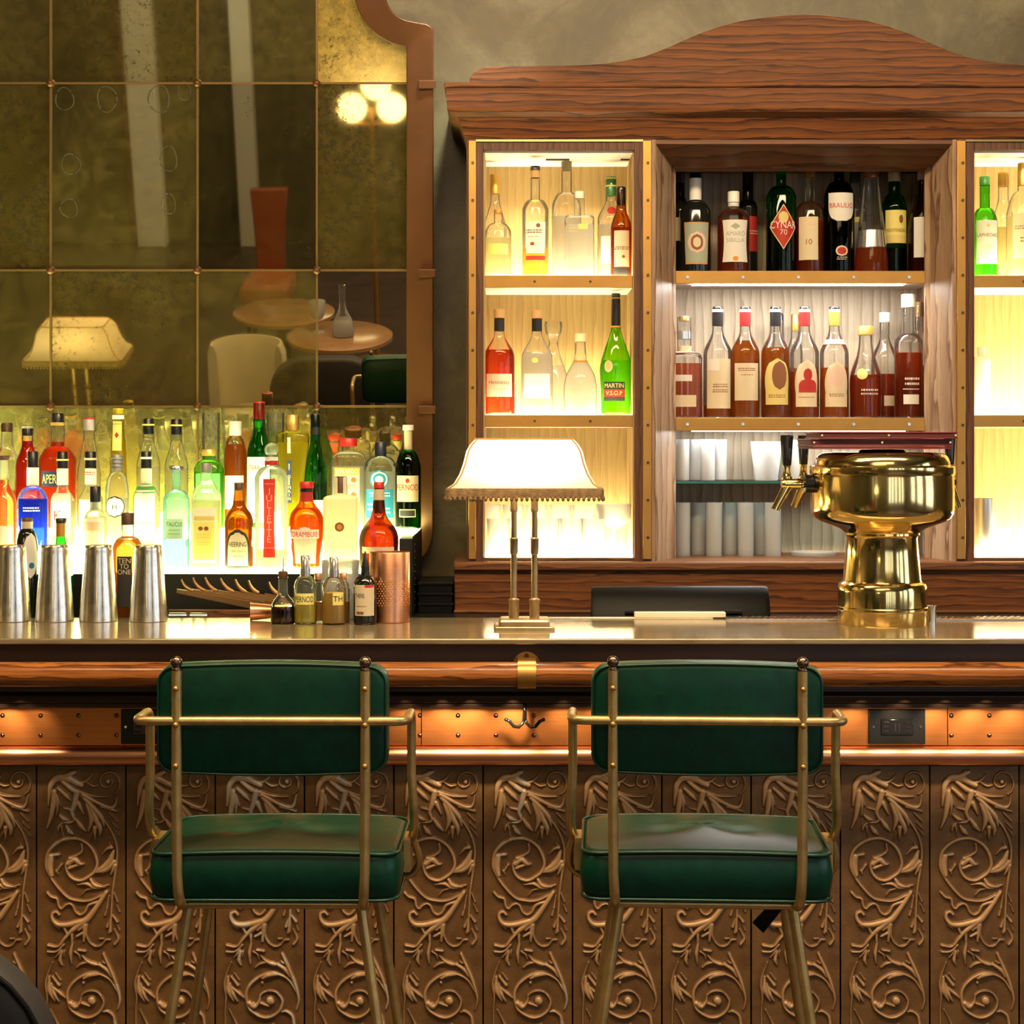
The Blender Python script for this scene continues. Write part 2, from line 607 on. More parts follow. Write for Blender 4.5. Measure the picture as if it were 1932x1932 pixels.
WALLY = 5.15
struct('floor', M['floor'], -4.6, 4.6, -3.6, WALLY + 0.1, -0.1, 0.0)
struct('ceiling', M['olive_wall'], -4.6, 4.6, -3.6, WALLY + 0.1, 3.5, 3.6)
struct('wall_back', M['plaster'], -4.6, 4.6, WALLY, WALLY + 0.1, 0.0, 3.5)
struct('wall_rear', M['olive_wall'], -4.6, 4.6, -3.6, -3.5, 0.0, 3.5)
struct('wall_left', M['olive_wall'], -4.6, -4.5, -3.5, WALLY, 0.0, 3.5)
struct('wall_right', M['olive_wall'], 4.5, 4.6, -3.5, WALLY, 0.0, 3.5)
for i, wy in enumerate((-0.6, 1.0, 2.6)):
    w = empty('window_%d' % (i + 1), (4.5, wy, 0.9)); w['kind'] = 'structure'
    box('pane', M['daylight'], w, 4.47, 4.49, wy - 0.5, wy + 0.5, 0.9, 2.7, 0)
    m_ = MB()
    for a in (-0.52, -0.18, 0.16, 0.48):
        m_.box(4.42, 4.495, wy + a, wy + a + 0.04, 0.86, 2.74)
    for b_ in (0.86, 1.78, 2.70):
        m_.box(4.42, 4.495, wy - 0.52, wy + 0.52, b_, b_ + 0.04)
    m_.build('window_frame', M['dark_wood'], w, smooth=0)

for i, wx in enumerate((0.9, 1.5, 2.2, 3.0, 3.7)):  # unseen rear windows added for bright streaks in the tower's reflection
    w = empty('window_%d' % (i + 4), (wx, -3.5, 0.6)); w['kind'] = 'structure'
    box('pane', M['daylight'], w, wx - 0.13, wx + 0.13, -3.495, -3.485, 0.6, 3.0, 0)
    m_ = MB().box(wx - 0.16, wx - 0.13, -3.495, -3.44, 0.57, 3.03).box(wx + 0.13, wx + 0.16, -3.495, -3.44, 0.57, 3.03)
    m_.box(wx - 0.16, wx + 0.16, -3.495, -3.44, 0.57, 0.60).box(wx - 0.16, wx + 0.16, -3.495, -3.44, 3.0, 3.03)
    m_.build('window_frame', M['dark_wood'], w, smooth=0)

# ------------------------------------------------------------------ bar counter
CT = 1.0736
BX0, BX1 = -3.4, 3.0
bar = empty('bar_counter', (0, 4.0, 0), 'long bar counter with pewter top, copper band and carved front panels', 'bar counter')
top = box('countertop', M['counter'], bar, BX0, BX1, 3.79, 4.24, CT - 0.013, CT, 0.003, 'scratched pewter top')
box('fascia', M['fascia'], bar, BX0, BX1, 3.825, 4.22, 1.005, CT - 0.013, 0.001, 'dark brown fascia board')
# arm rail: rounded oak bar standing off the fascia
prof = []
for k in range(24):
    a = 2 * PI * k / 24
    prof.append((3.767 + 0.030 * math.cos(a), 1.0000 + 0.0265 * math.sin(a)))
MB().prism(prof, BX0, BX1, 'x').build('arm_rail', M['rail_wood'], bar, smooth=0.9, label='rounded oak arm rail')
mo = MB()
mo.box(BX0, BX1, 3.82, 4.0, 0.955, 1.005)
mo.prism([(3.80, 0.962), (3.80, 0.974), (3.812, 0.980), (3.83, 0.980), (3.83, 0.962)], BX0, BX1, 'x')
mo.prism([(3.83, 0.930), (3.826, 0.945), (3.84, 0.956), (3.9, 0.956), (3.9, 0.930)], BX0, BX1, 'x')
mo.build('moulding', M['dark_wood'], bar, smooth=0.5, bevel=0.002, label='dark stained moulding')
prof = [(3.885 + 0.009 * math.cos(a) * -1, 0.9185 + 0.008 * math.sin(a)) for a in [2 * PI * k / 14 for k in range(14)]]
MB().prism(prof, BX0, BX1, 'x').build('bead', M['fascia'], bar, smooth=0.9)
box('bar_body', M['dark_wood'], bar, BX0, BX1, 3.985, 4.21, 0.0, 1.005, 0)
sheets = [-3.4, X(-480, 3.92), X(-110, 3.92), X(420, 3.92), X(795, 3.92), X(1230, 3.92), X(1788, 3.92), X(2200, 3.92), 3.0]
for a, b in zip(sheets, sheets[1:]):
    box('copper_band', M['copper'], bar, a + 0.0006, b - 0.0006, 3.92, 3.985, 0.822, 0.913, 0.0008)
prof = [(3.932 + 0.026 * math.cos(a), 0.7995 + 0.0235 * math.sin(a)) for a in [2 * PI * k / 24 for k in range(24)]]
MB().prism(prof, BX0, BX1, 'x').build('half_round_trim', M['copper_pipe'], bar, smooth=0.9, label='copper half-round tube')
box('plinth', M['dark_wood'], bar, BX0, BX1, 3.93, 3.985, 0.0, 0.115, 0.002)
rv = MB().lathe([(0.0052, 0.0), (0.0052, -0.0012), (0.0040, -0.0030), (0.0016, -0.0040)], (0, 0, 0), 12, axis='y')
rv = rv.build('rivet', M['rivet'], None, smooth=1.2)
first = True
for i in range(27):
    px = 5 + 71.6 * i
    if 232 < px < 345 or 1640 < px < 1744:
        continue
    for py in (1350, 1387):
        o = rv if first else rv.copy()
        if not first:
            COL.objects.link(o)
        first = False
        o.parent = bar
        o.location = Vector((X(px, 3.92), 3.92, Z(py, 3.92))) - bar.location

# carved panels: one relief traced from the photograph as tapered strokes
PW, PH = 168.75, 548.0
UX = K * 3.95
GA = [  # (points, radii) in two enlarged views
    ([(1050, 1915), (840, 2012), (670, 2020), (500, 1972), (330, 1800), (230, 1650), (172, 1500), (200, 1320), (300, 1200), (430, 1130), (580, 1105), (700, 1130), (820, 1210), (900, 1330), (935, 1470), (900, 1580), (830, 1650), (700, 1720), (580, 1700), (500, 1620), (470, 1500), (530, 1400), (640, 1350), (710, 1290), (700, 1180)], (20, 30, 30, 22)),
    ([(500, 1480), (600, 1420), (680, 1480), (745, 1480)], (42, 45, 14)), ([(520, 1540), (630, 1500), (740, 1490)], (32, 30, 12)),
    ([(530, 1400), (640, 1385)], (38, 16)), ([(245, 1370), (225, 1500), (255, 1650)], (45, 62, 40)), ([(240, 1360), (370, 1340)], (22, 28)),
    ([(400, 1490), (330, 1590)], (24, 22)), ([(330, 1580), (350, 1640)], (26, 12)), ([(320, 1790), (420, 1920)], (10, 14)),
    ([(700, 480), (850, 620), (960, 750), (1080, 900), (1170, 1050), (1230, 1250), (1225, 1450), (1200, 1620), (1160, 1900), (1150, 2090), (1135, 2330), (1130, 2470)], (28, 22, 22, 24, 20, 28)),
    ([(1175, 1300), (1100, 1470), (900, 1600)], (30, 62, 18)), ([(1190, 1450), (1060, 1560), (880, 1610)], (40, 50, 14)), ([(1200, 1500), (1130, 1645)], (44, 15)),
    ([(1150, 1420), (1000, 1645)], (40, 12)), ([(1150, 1240), (1080, 1260), (1000, 1350)], (34, 26, 12)), ([(1150, 1230), (1110, 1170)], (28, 10)),
    ([(740, 520), (900, 680), (1000, 800), (1040, 940)], (38, 44, 40, 16)), ([(830, 620), (900, 800), (980, 960), (970, 1070)], (40, 52, 40, 16)),
    ([(780, 600), (850, 820), (800, 1010)], (36, 46, 16)), ([(850, 1030), (800, 1165)], (16, 9)), ([(900, 950), (900, 1130)], (40, 14)),
    ([(690, 430), (900, 490), (1120, 500)], (30, 24, 12)), ([(720, 470), (950, 590), (1120, 655), (1200, 615), (1232, 480)], (40, 34, 34, 26, 12)),
    ([(1000, 640), (1240, 715)], (30, 18)), ([(1120, 740), (1240, 865)], (16, 14)), ([(1160, 880), (1250, 975)], (16, 12)), ([(1180, 960), (1260, 1080)], (14, 9)),
    ([(1180, 470), (1250, 400), (1262, 280), (1200, 170), (1090, 140), (1000, 200), (982, 300), (1050, 360), (1140, 330), (1150, 260), (1090, 250)], (14, 18, 18, 14)),
    ([(1090, 275), (1095, 285)], (36, 34)), ([(700, 330), (500, 235), (330, 230), (250, 320), (225, 450), (205, 640)], (44, 62, 52, 40, 18)),
    ([(480, 225), (690, 290), (800, 240), (860, 165)], (30, 30, 22, 12)), ([(420, 220), (600, 140), (520, 130)], (46, 34, 14)),
    ([(780, 290), (870, 340), (960, 330)], (18, 24, 14)),
    ([(300, 420), (280, 620), (245, 800), (182, 970)], (40, 48, 36, 18)), ([(330, 480), (345, 640), (325, 790)], (28, 24, 12)), ([(345, 500), (390, 640)], (22, 14)),
    ([(360, 380), (470, 480), (545, 560)], (30, 42, 14)), ([(420, 280), (560, 390), (650, 430)], (34, 44, 30)), ([(640, 430), (600, 600), (560, 720), (600, 830)], (50, 44, 34, 26)),
    ([(655, 590), (740, 765)], (44, 16)), ([(625, 830), (690, 920), (765, 1005)], (30, 44, 18)), ([(475, 930), (525, 1000), (585, 1055)], (24, 44, 18)),
    ([(380, 775), (440, 820), (520, 845)], (26, 38, 14)), ([(420, 880), (365, 930), (350, 1005)], (18, 26, 18)), ([(405, 930), (435, 1095)], (22, 10)), ([(430, 665), (570, 695)], (14, 24)),
    ([(450, 880), (560, 870), (600, 830)], (16, 22, 24)),
    ([(840, 1710), (900, 1790), (1060, 1825)], (30, 38, 12)), ([(630, 1785), (780, 1770), (900, 1830), (1110, 1790)], (12, 32, 26, 12)), ([(700, 1940), (790, 1855), (990, 1840)], (10, 16, 12)),
]
GB = [
    ([(195, 10), (255, 70), (340, 100), (365, 200), (410, 242), (460, 195), (530, 170), (580, 205), (620, 290), (690, 332), (760, 290), (820, 190), (970, 140)], (26, 24, 22, 22, 30)),
    ([(1080, 0), (960, 180), (820, 370), (700, 460), (560, 570), (490, 650)], (34, 44, 56, 44, 26)),
    ([(720, 430), (500, 480), (350, 475), (275, 400), (270, 320), (330, 292), (375, 335)], (50, 44, 34, 26, 28)), ([(300, 490), (370, 535)], (18, 18)), ([(440, 500), (500, 640)], (30, 22)),
    ([(560, 560), (450, 690), (350, 800), (200, 785)], (34, 30, 24, 28)), ([(440, 780), (330, 875), (195, 880)], (22, 22, 24)), ([(400, 860), (310, 970)], (24, 14)),
    ([(410, 880), (385, 1000), (420, 1085)], (26, 32, 12)), ([(450, 870), (440, 965)], (20, 10)), ([(570, 760), (545, 900), (560, 1065)], (26, 34, 14)), ([(600, 880), (665, 920), (688, 1000)], (16, 20, 12)),
    ([(560, 560), (570, 780)], (30, 22)), ([(735, 500), (660, 560)], (30, 26)), ([(730, 600), (630, 655)], (30, 24)), ([(660, 855), (765, 872)], (24, 22)),
    ([(1120, 60), (1090, 240)], (14, 24)), ([(1095, 230), (1060, 345)], (16, 24)), ([(1130, 400), (1090, 515)], (14, 28)), ([(1140, 480), (1125, 605)], (16, 24)), ([(1195, 10), (1250, 150)], (12, 18)), ([(1230, 180), (1282, 295)], (10, 16)),
    ([(1165, 330), (1250, 440)], (16, 28)), ([(1235, 470), (1280, 570)], (8, 14)), ([(1200, 550), (1262, 680), (1205, 775)], (12, 24, 26)),
    ([(790, 470), (782, 620), (830, 740), (920, 800), (1010, 780), (1070, 710), (1145, 705)], (24, 18, 18, 14)), ([(760, 480), (740, 730)], (42, 22)), ([(975, 690), (1045, 690)], (14, 10)),
    ([(715, 940), (800, 1020), (900, 1060), (970, 1070)], (14, 30, 36, 16)), ([(800, 1030), (700, 1060), (630, 1115)], (26, 22, 16)), ([(1040, 910), (1080, 1000), (1150, 1150), (1230, 1350), (1285, 1580), (1250, 1740)], (26, 30, 32, 24, 14)),
    ([(975, 1070), (1080, 1140), (1160, 1260)], (30, 34, 16)), ([(1025, 1025), (1060, 1050)], (16, 20)),
    ([(1250, 1470), (1130, 1290), (960, 1205), (820, 1200), (680, 1260), (560, 1360), (500, 1480), (510, 1620), (560, 1740), (720, 1840), (860, 1842), (985, 1760), (1040, 1640), (1020, 1560), (940, 1475), (820, 1460), (720, 1510), (700, 1600), (760, 1670)], (18, 28, 28, 26, 16, 16)),
    ([(545, 1640), (620, 1690), (690, 1610), (705, 1510)], (44, 38, 24, 12)), ([(600, 1650), (600, 1715)], (30, 20)), ([(860, 1600), (865, 1610)], (66, 64)), ([(720, 1640), (840, 1682)], (26, 22)),
    ([(960, 1215), (830, 1225), (735, 1275)], (24, 42, 26)), ([(735, 1330), (738, 1345)], (26, 24)),
    ([(270, 1040), (210, 1180), (170, 1350), (195, 1550), (180, 1750), (190, 2300)], (12, 20, 24, 16, 20)), ([(225, 1250), (230, 1450), (310, 1610)], (24, 46, 16)), ([(255, 1350), (300, 1500), (370, 1620)], (24, 38, 14)),
    ([(250, 1380), (400, 1500), (485, 1575)], (24, 32, 12)), ([(275, 1250), (375, 1375)], (24, 32)), ([(315, 1200), (395, 1305)], (10, 16)), ([(1030, 1770), (1100, 1760), (1190, 1830), (1215, 1960)], (14, 22, 26, 30)),
    ([(240, 1740), (300, 1850), (420, 2050), (700, 2250)], (10, 14, 24, 40)), ([(900, 1960), (1000, 2100), (1180, 2200)], (20, 50, 20)), ([(500, 2000), (640, 2050), (800, 2010)], (14, 36, 14)), ([(600, 2250), (900, 2300), (1100, 2260)], (20, 44, 20)),
]
NU, NV = 225, 730
hmap = np.zeros((NV, NU))
gu = PW / (NU - 1)
gv = PH / (NV - 1)
for lst, sc, ou, ov in ((GA, 7.728, -5.0, -7.0), (GB, 7.82, -5.0, 238.0)):
    for pts, radii in lst:
        cp = catmull(pts, 8 if len(pts) > 2 else 12)
        rr = np.interp(np.linspace(0, 1, len(cp)), np.linspace(0, 1, len(radii)), radii)
        dense = []
        for i in range(len(cp) - 1):
            dd = np.linalg.norm(cp[i + 1] - cp[i])
            m_ = max(1, int(dd / 5))
            for q in range(m_):
                f = q / m_
                dense.append((cp[i] * (1 - f) + cp[i + 1] * f, rr[i] * (1 - f) + rr[i + 1] * f))
        for p_, r_ in dense:
            u, v, r = p_[0] / sc + ou, p_[1] / sc + ov, r_ / sc
            i0, i1 = max(0, int((u - r) / gu)), min(NU - 1, int((u + r) / gu) + 1)
            j0, j1 = max(0, int((v - r) / gv)), min(NV - 1, int((v + r) / gv) + 1)
            if i1 <= i0 or j1 <= j0:
                continue
            uu = np.arange(i0, i1 + 1) * gu - u
            vv = np.arange(j0, j1 + 1) * gv - v
            q = 1 - (uu[None, :] ** 2 + vv[:, None] ** 2) / (r * r)
            hh = np.sqrt(np.maximum(q, 0)) * (1.2 + 0.62 * min(r, 5.5))
            hmap[j0:j1 + 1, i0:i1 + 1] = np.maximum(hmap[j0:j1 + 1, i0:i1 + 1], hh)
rng = np.random.default_rng(3)
nz = rng.normal(0, 1, (NV, NU))
for _ in range(3):
    nz = (nz + np.roll(nz, 1, 0) + np.roll(nz, -1, 0) + np.roll(nz, 1, 1) + np.roll(nz, -1, 1)) / 5
for _ in range(1):
    hmap = (2 * hmap + np.roll(hmap, 1, 0) + np.roll(hmap, -1, 0) + np.roll(hmap, 1, 1) + np.roll(hmap, -1, 1)) / 6
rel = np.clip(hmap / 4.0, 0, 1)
hmap = hmap + nz * 0.12
edge = np.minimum(np.arange(NU), np.arange(NU)[::-1])
hmap[:, edge < 2] = 0
ys, xs = np.meshgrid(np.arange(NV), np.arange(NU), indexing='ij')
W0 = (PW - 3.2) * UX
ZT = Z(1446, 3.95)
vx = (xs / (NU - 1) * W0 - W0 / 2).ravel()
vz = (-(ys * gv) * UX).ravel()
vy = (-hmap * UX * 1.5).ravel()
verts = np.stack([vx, vy, vz], 1)
idx = (ys * NU + xs)
quads = np.stack([idx[:-1, :-1], idx[1:, :-1], idx[1:, 1:], idx[:-1, 1:]], -1).reshape(-1, 4)
n0 = len(verts)
hz = PH * UX
back = [(-W0 / 2, 0, 0), (W0 / 2, 0, 0), (W0 / 2, 0, -hz), (-W0 / 2, 0, -hz), (-W0 / 2, 0.03, 0), (W0 / 2, 0.03, 0), (W0 / 2, 0.03, -hz), (-W0 / 2, 0.03, -hz)]
fb = [(n0 + a, n0 + b, n0 + c_, n0 + d_) for a, b, c_, d_ in ((0, 4, 5, 1), (1, 5, 6, 2), (2, 6, 7, 3), (3, 7, 4, 0), (4, 7, 6, 5))]
me = bpy.data.meshes.new('carved_panel')
me.from_pydata(verts.tolist() + back, [], quads.tolist() + fb)
me.shade_smooth()
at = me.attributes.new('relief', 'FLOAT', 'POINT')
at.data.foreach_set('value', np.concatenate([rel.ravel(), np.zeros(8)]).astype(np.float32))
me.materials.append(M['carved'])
kinds = {3: 'carved_worn', 1: 'carved_little', 4: 'carved_little', 6: 'carved_little', 9: 'carved'}
mesh_by = {'carved': me}
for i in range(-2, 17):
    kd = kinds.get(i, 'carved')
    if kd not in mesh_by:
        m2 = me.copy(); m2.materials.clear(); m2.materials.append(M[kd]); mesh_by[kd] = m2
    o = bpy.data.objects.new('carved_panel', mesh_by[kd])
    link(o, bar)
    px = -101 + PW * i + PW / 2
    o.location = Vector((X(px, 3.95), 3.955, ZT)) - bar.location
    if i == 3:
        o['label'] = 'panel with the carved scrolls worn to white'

# rail bracket, hook, outlets
br = empty('rail_bracket', (X(994, 3.8), 3.825, 1.0), 'flat brass strap bracket holding the oak arm rail to the bar front', 'bracket')
bx = X(994, 3.75)
MB().lathe([(0.030, -0.004), (0.030, 0.0), (0.028, 0.0015)], (bx, 3.825, 1.012), 28, axis='y').build('rosette', M['brass'], br, smooth=0.6)
MB().lathe([(0.005, -0.002), (0.004, 0.002)], (bx, 3.819, 1.034), 12, axis='y').build('screw', M['screw'], br, smooth=0.6)
w_ = 0.0195
pth = [(3.83, 1.0305), (3.80, 1.0310), (3.767, 1.0305)]
for k in range(1, 12):
    a = PI / 2 + PI * k / 11
    pth.append((3.767 + 0.0335 * math.cos(a), 1.0 + 0.0300 * math.sin(a)))
pth += [(3.80, 0.968), (3.83, 0.968)]
inn = []
for (y, z) in pth:
    d = Vector((y - 3.79, z - 1.0))
    d = d.normalized() * 0.0035 if d.length else d
    inn.append((y - d.x, z - d.y))
m_ = MB()
rs = [[(bx - w_, y, z), (bx + w_, y, z), (bx + w_, iy, iz), (bx - w_, iy, iz)] for (y, z), (iy, iz) in zip(pth, inn)]
m_.rings(rs).build('strap', M['brass'], br, smooth=0.7)
hk = empty('bag_hook', (X(988, 3.85), 3.88, 0.92), 'black double bag hook under the bar rail below the brass bracket', 'hook')
hx = X(990, 3.87)
m_ = MB()
m_.tube([(hx, 3.90, 0.935), (hx, 3.878, 0.928), (hx, 3.87, 0.91), (hx, 3.868, 0.884)], [0.004, 0.004, 0.0042, 0.005], 10)
for s in (-1, 1):
    m_.tube([(hx + 0.001 * s, 3.868, 0.892), (hx + 0.004 * s, 3.866, 0.880), (hx + 0.013 * s, 3.864, 0.872), (hx + 0.024 * s, 3.862, 0.874), (hx + 0.033 * s, 3.860, 0.885), (hx + 0.040 * s, 3.858, 0.889)], [0.003, 0.0035, 0.004, 0.004, 0.0038, 0.003], 10)
m_.sphere((hx - 0.041, 3.858, 0.8892), 0.0042, 10).sphere((hx + 0.041, 3.858, 0.8892), 0.0042, 10)
m_.build('hook', M['black_glow'], hk, smooth=3)


def outlet(px, lab):
    o = empty('power_outlet', (X(px, 3.915), 3.92, Z(1371, 3.92)), lab, 'power outlet', 'black outlets on the copper band')
    c_, z = X(px, 3.915), Z(1371, 3.915)
    box('cover_plate', M['black'], o, c_ - 0.063, c_ + 0.063, 3.913, 3.921, z - 0.0385, z + 0.0385, 0.002)
    box('socket', M['black_glow'], o, c_ - 0.036, c_ + 0.036, 3.9095, 3.914, z - 0.018, z + 0.018, 0.002)
    for s in (-1, 1):
        box('usb_port', M['rivet'], o, c_ + s * 0.0045 - 0.0012, c_ + s * 0.0045 + 0.0012, 3.908, 3.910, z - 0.010, z + 0.008, 0)
        m2 = MB()
        for q in (-0.010, 0, 0.010):
            m2.box(c_ + s * 0.0245 - 0.006, c_ + s * 0.0245 + 0.006, 3.908, 3.910, z + q - 0.002, z + q + 0.002)
        m2.build('socket_slots', M['black'], o, smooth=0)
        MB().lathe([(0.003, -0.0015), (0.0022, 0.0015)], (c_ + s * 0.052, 3.912, z), 10, axis='y').build('screw', M['steel'], o, smooth=0.8)
    return o


outlet(1692, 'black power outlet on the copper band below the beer tower, in full view')
outlet(282, 'black power outlet on the copper band half hidden behind a green stool back')

# ------------------------------------------------------------------ back counter ledge and bottle riser
led = empty('back_counter', (0, 4.8, 0), 'low dark back counter ledge behind the bar under the bottles and cabinet', 'back counter')
box('ledge_top', M['black'], led, BX0, BX1, 4.50, WALLY - 0.004, 1.005, 1.037, 0.003)
box('ledge_body', M['dark_wood'], led, BX0, BX1, 4.53, WALLY - 0.004, 0.0, 1.005, 0)

RX0, RX1 = -1.95, -0.262
TIERS = [(4.65, 4.79, 1.158), (4.79, 4.92, 1.205), (4.92, 5.065, 1.250)]
rs_ = empty('bottle_riser', (-1.1, 4.85, 1.037), 'three-step black bottle riser with glowing shelf tops under the mirror', 'bottle display')
for i, (y0, y1, z) in enumerate(TIERS):
    zl_ = z - 0.010 if i == 0 else TIERS[i - 1][2]
    box('step_box', M['black'], rs_, RX0, -0.298, y0, y1, 1.0372, zl_ - 0.0005, 0.001)
    box('glowing_shelf', M['lit_tier'], rs_, RX0 + 0.004, -0.298, y0 + 0.001, y1, zl_, z, 0.002, 'glowing acrylic step')
box('glowing_shelf', M['lit_tier'], rs_, -0.2978, RX1 - 0.001, 4.93, 5.06, 1.240, 1.250, 0.002, 'glowing acrylic step')
box('end_box', M['black'], rs_, -0.2975, RX1, 4.66, 5.06, 1.0372, 1.2395, 0.001)
box('end_panel', M['black_plastic'], rs_, RX1, RX1 + 0.004, 4.655, 5.06, 1.037, 1.246, 0.001)
m_ = MB()
for k in range(10):
    m_.sphere((RX1 + 0.003, 4.70, 1.06 + 0.018 * k), 0.0025, 8)
m_.build('stud_row', M['steel'], rs_, smooth=3)

# ------------------------------------------------------------------ cabinet
CY = 4.75
CXM = X(1517.5, CY)


def mirx(px):
    return 3035 - px


cab = empty('back_bar_cabinet', (CXM, 4.95, 1.037), 'oak back-bar cabinet with arched top, two lit side bays and a deep middle niche', 'cabinet')
pbox('plinth', M['oak'], cab, 857, mirx(857), 1076, 1153, CY - 0.012, 5.14, 0.003)
pbox('plinth_moulding', M['oak_dark'], cab, 855, mirx(855), 1060, 1077, CY - 0.025, 5.14, 0.005)
box('base_strip', M['oak_dark'], cab, X(857, CY), X(mirx(857), CY), CY - 0.03, 5.14, 1.0374, 1.045, 0.002)
zc0, zc1 = Z(262, CY), Z(283, CY)
zb = Z(1060, CY)
# solid carcass
pbox('side_panel', M['walnut_v'], cab, 880, 912, 262, 1060, CY, 5.14, 0.001)
pbox('side_panel', M['walnut_v'], cab, mirx(912), mirx(880), 262, 1060, CY, 5.14, 0.001)
for a, b in ((1197, 1229), (mirx(1229), mirx(1197))):
    pbox('divider', M['walnut_v'], cab, a, b, 262, 1060, CY, 5.12, 0.001)
BAYS = ((912, 1197), (mirx(1197), mirx(912)))
YB = 5.0
BFZ = Z(1045, CY)
for a, b in BAYS:
    x0, x1 = X(a, CY), X(b, CY)
    box('bay_header', M['walnut_v'], cab, x0, x1, CY + 0.001, 5.02, zc1, zc0 - 0.001, 0.001)
    box('bay_base', M['oak_dark'], cab, x0, x1, CY + 0.001, 5.12, zb, BFZ - 0.010, 0.001)
    box('bay_back', M['bay_wood'], cab, x0, x1, YB, YB + 0.02, BFZ - 0.01, zc1, 0, 'pale yellow oak back board')
    for s, xx in ((0, x0), (1, x1)):
        box('bay_lining', M['bay_wood'], cab, xx + (0 if s == 0 else -0.004), xx + (0.004 if s == 0 else 0), CY + 0.012, YB, BFZ - 0.01, zc1, 0)
    box('bay_ceiling', M['white_paint'], cab, x0 + 0.004, x1 - 0.004, CY + 0.014, YB, zc1 - 0.006, zc1, 0)
    box('ceiling_plate', M['black'], cab, x0 + 0.17, x0 + 0.235, CY + 0.11, CY + 0.125, zc1 - 0.009, zc1 - 0.0055, 0)
    box('ceiling_plate', M['black'], cab, x1 - 0.03, x1 - 0.006, CY + 0.11, CY + 0.125, zc1 - 0.009, zc1 - 0.0055, 0)
    box('glowing_floor', M['lit_bay'], cab, x0 + 0.004, x1 - 0.004, CY + 0.012, YB, BFZ - 0.010, BFZ, 0, 'glowing acrylic floor')
    for (pt, pb) in ((520, 543), (783, 806)):
        zt, zl = Z(pt, CY + 0.02), Z(pb, CY + 0.02)
        sh = box('bay_shelf', M['white_paint'], cab, x0 + 0.004, x1 - 0.004, CY + 0.024, YB, zl, zt - 0.008, 0)
        box('glowing_panel', M['lit_bay'], sh, x0 + 0.006, x1 - 0.006, CY + 0.026, YB, zt - 0.0078, zt, 0, 'glowing acrylic shelf top')
        box('shelf_edge', M['brass'], sh, x0 + 0.004, x1 - 0.004, CY + 0.016, CY + 0.025, zl, zt, 0.001, 'brass shelf edging')
        for fx in (0.34, 0.71):
            MB().lathe([(0.0035, -0.001), (0.0025, 0.002)], (x0 + (x1 - x0) * fx, CY + 0.015, (zl + zt) / 2), 10, axis='y').build('shelf_screw', M['screw'], sh, smooth=0.8)
# brass strips with screws
for a, b in ((884, 898), (1213, 1229), (mirx(1229), mirx(1213)), (mirx(898), mirx(884))):
    s = pbox('brass_strip', M['brass'], cab, a, b, 265, 1055, CY - 0.008, CY + 0.004, 0.001)
    for k in range(11):
        MB().lathe([(0.0040, -0.0012), (0.0030, 0.0015)], (X((a + b) / 2 + 1, CY), CY - 0.0095, Z(308 + 70.6 * k, CY)), 10, axis='y').build('strip_screw', M['screw'], s, smooth=0.8)
# lit brass line under the crown above each bay
for a, b in ((898, 1213), (mirx(1213), mirx(898))):
    pbox('brass_line', M['gold'], cab, a, b, 263, 267, CY - 0.004, CY + 0.002, 0)
# middle niche with splayed mitred frame
NXo0, NXo1 = X(1229, CY), X(mirx(1229), CY)
NY = 4.88
NX0, NX1 = X(1275, NY), X(1745, NY)
NZT = Z(323, NY)
NZB = Z(1062, CY)
for (xo, xi, nm) in ((NXo0, NX0, 'l'), (NXo1, NX1, 'r')):
    s = 1 if nm == 'l' else -1
    poly = [(xo, CY + 0.002), (xo + s * 0.012, CY + 0.002), (xo + s * 0.016, CY + 0.012), (xi - s * 0.016, NY - 0.03), (xi - s * 0.012, NY - 0.012), (xi, NY), (xi, NY + 0.012), (xi - s * 0.035, NY + 0.012), (xi - s * 0.035, 5.12), (xo, 5.12)]
    MB().prism(poly, NZB, zc0 - 0.001, 'z').build('niche_jamb', M['oak_v'], cab, smooth=0.3, bevel=0.0008)
zo = zc0 - 0.001
poly = [(CY + 0.003, zo), (CY + 0.003, zo - 0.012), (CY + 0.013, zo - 0.016), (NY - 0.03, NZT + 0.014), (NY - 0.012, NZT + 0.010), (NY, NZT), (NY + 0.012, NZT), (NY + 0.0125, NZT + 0.03), (5.12, NZT + 0.03), (5.12, zo)]
hd = MB()
rsL = [(NXo0 + (NX0 - NXo0) * max(0, min(1, (y - CY) / (NY - CY))), y, z) for y, z in poly]
rsR = [(NXo1 + (NX1 - NXo1) * max(0, min(1, (y - CY) / (NY - CY))), y, z) for y, z in poly]
hd.rings([rsL, rsR]).build('niche_header', M['oak_dark'], cab, smooth=0.3)
box('niche_back', M['niche_wood'], cab, NX0 - 0.04, NX1 + 0.04, 5.12, 5.14, NZB - 0.02, NZT + 0.03, 0, 'grey oak back board')
box('niche_floor', M['white_paint'], cab, NXo0, NXo1, CY + 0.004, 5.12, zb, NZB, 0.001)
for (pt, pb) in ((511, 535), (788, 813)):
    zt, zl = Z(pt, NY), Z(pb, NY)
    sh = box('niche_shelf', M['white_paint'], cab, NX0 - 0.034, NX1 + 0.034, NY + 0.013, 5.12, zl + 0.004, zt, 0)
    box('shelf_edge', M['brass'], sh, NX0, NX1, NY, NY + 0.009, zl, zt, 0.001, 'brass shelf edging')
    box('light_strip', M['lit_niche'], sh, NX0 + 0.05, NX1 - 0.05, NY + 0.016, NY + 0.062, zl - 0.001, zl + 0.004, 0, 'white light strip')
    for k in range(5):
        px = 1297 + 104.5 * k
        MB().lathe([(0.0042, -0.0015), (0.0030, 0.002)], (X(px, NY), NY - 0.002, (zl + zt) / 2), 10, axis='y').build('shelf_screw', M['steel'], sh, smooth=0.8)
t = NT('shelf_glass')
p = t.n('BsdfTransparent'); t.set(p, 'Color', (0.86, 0.96, 0.93))
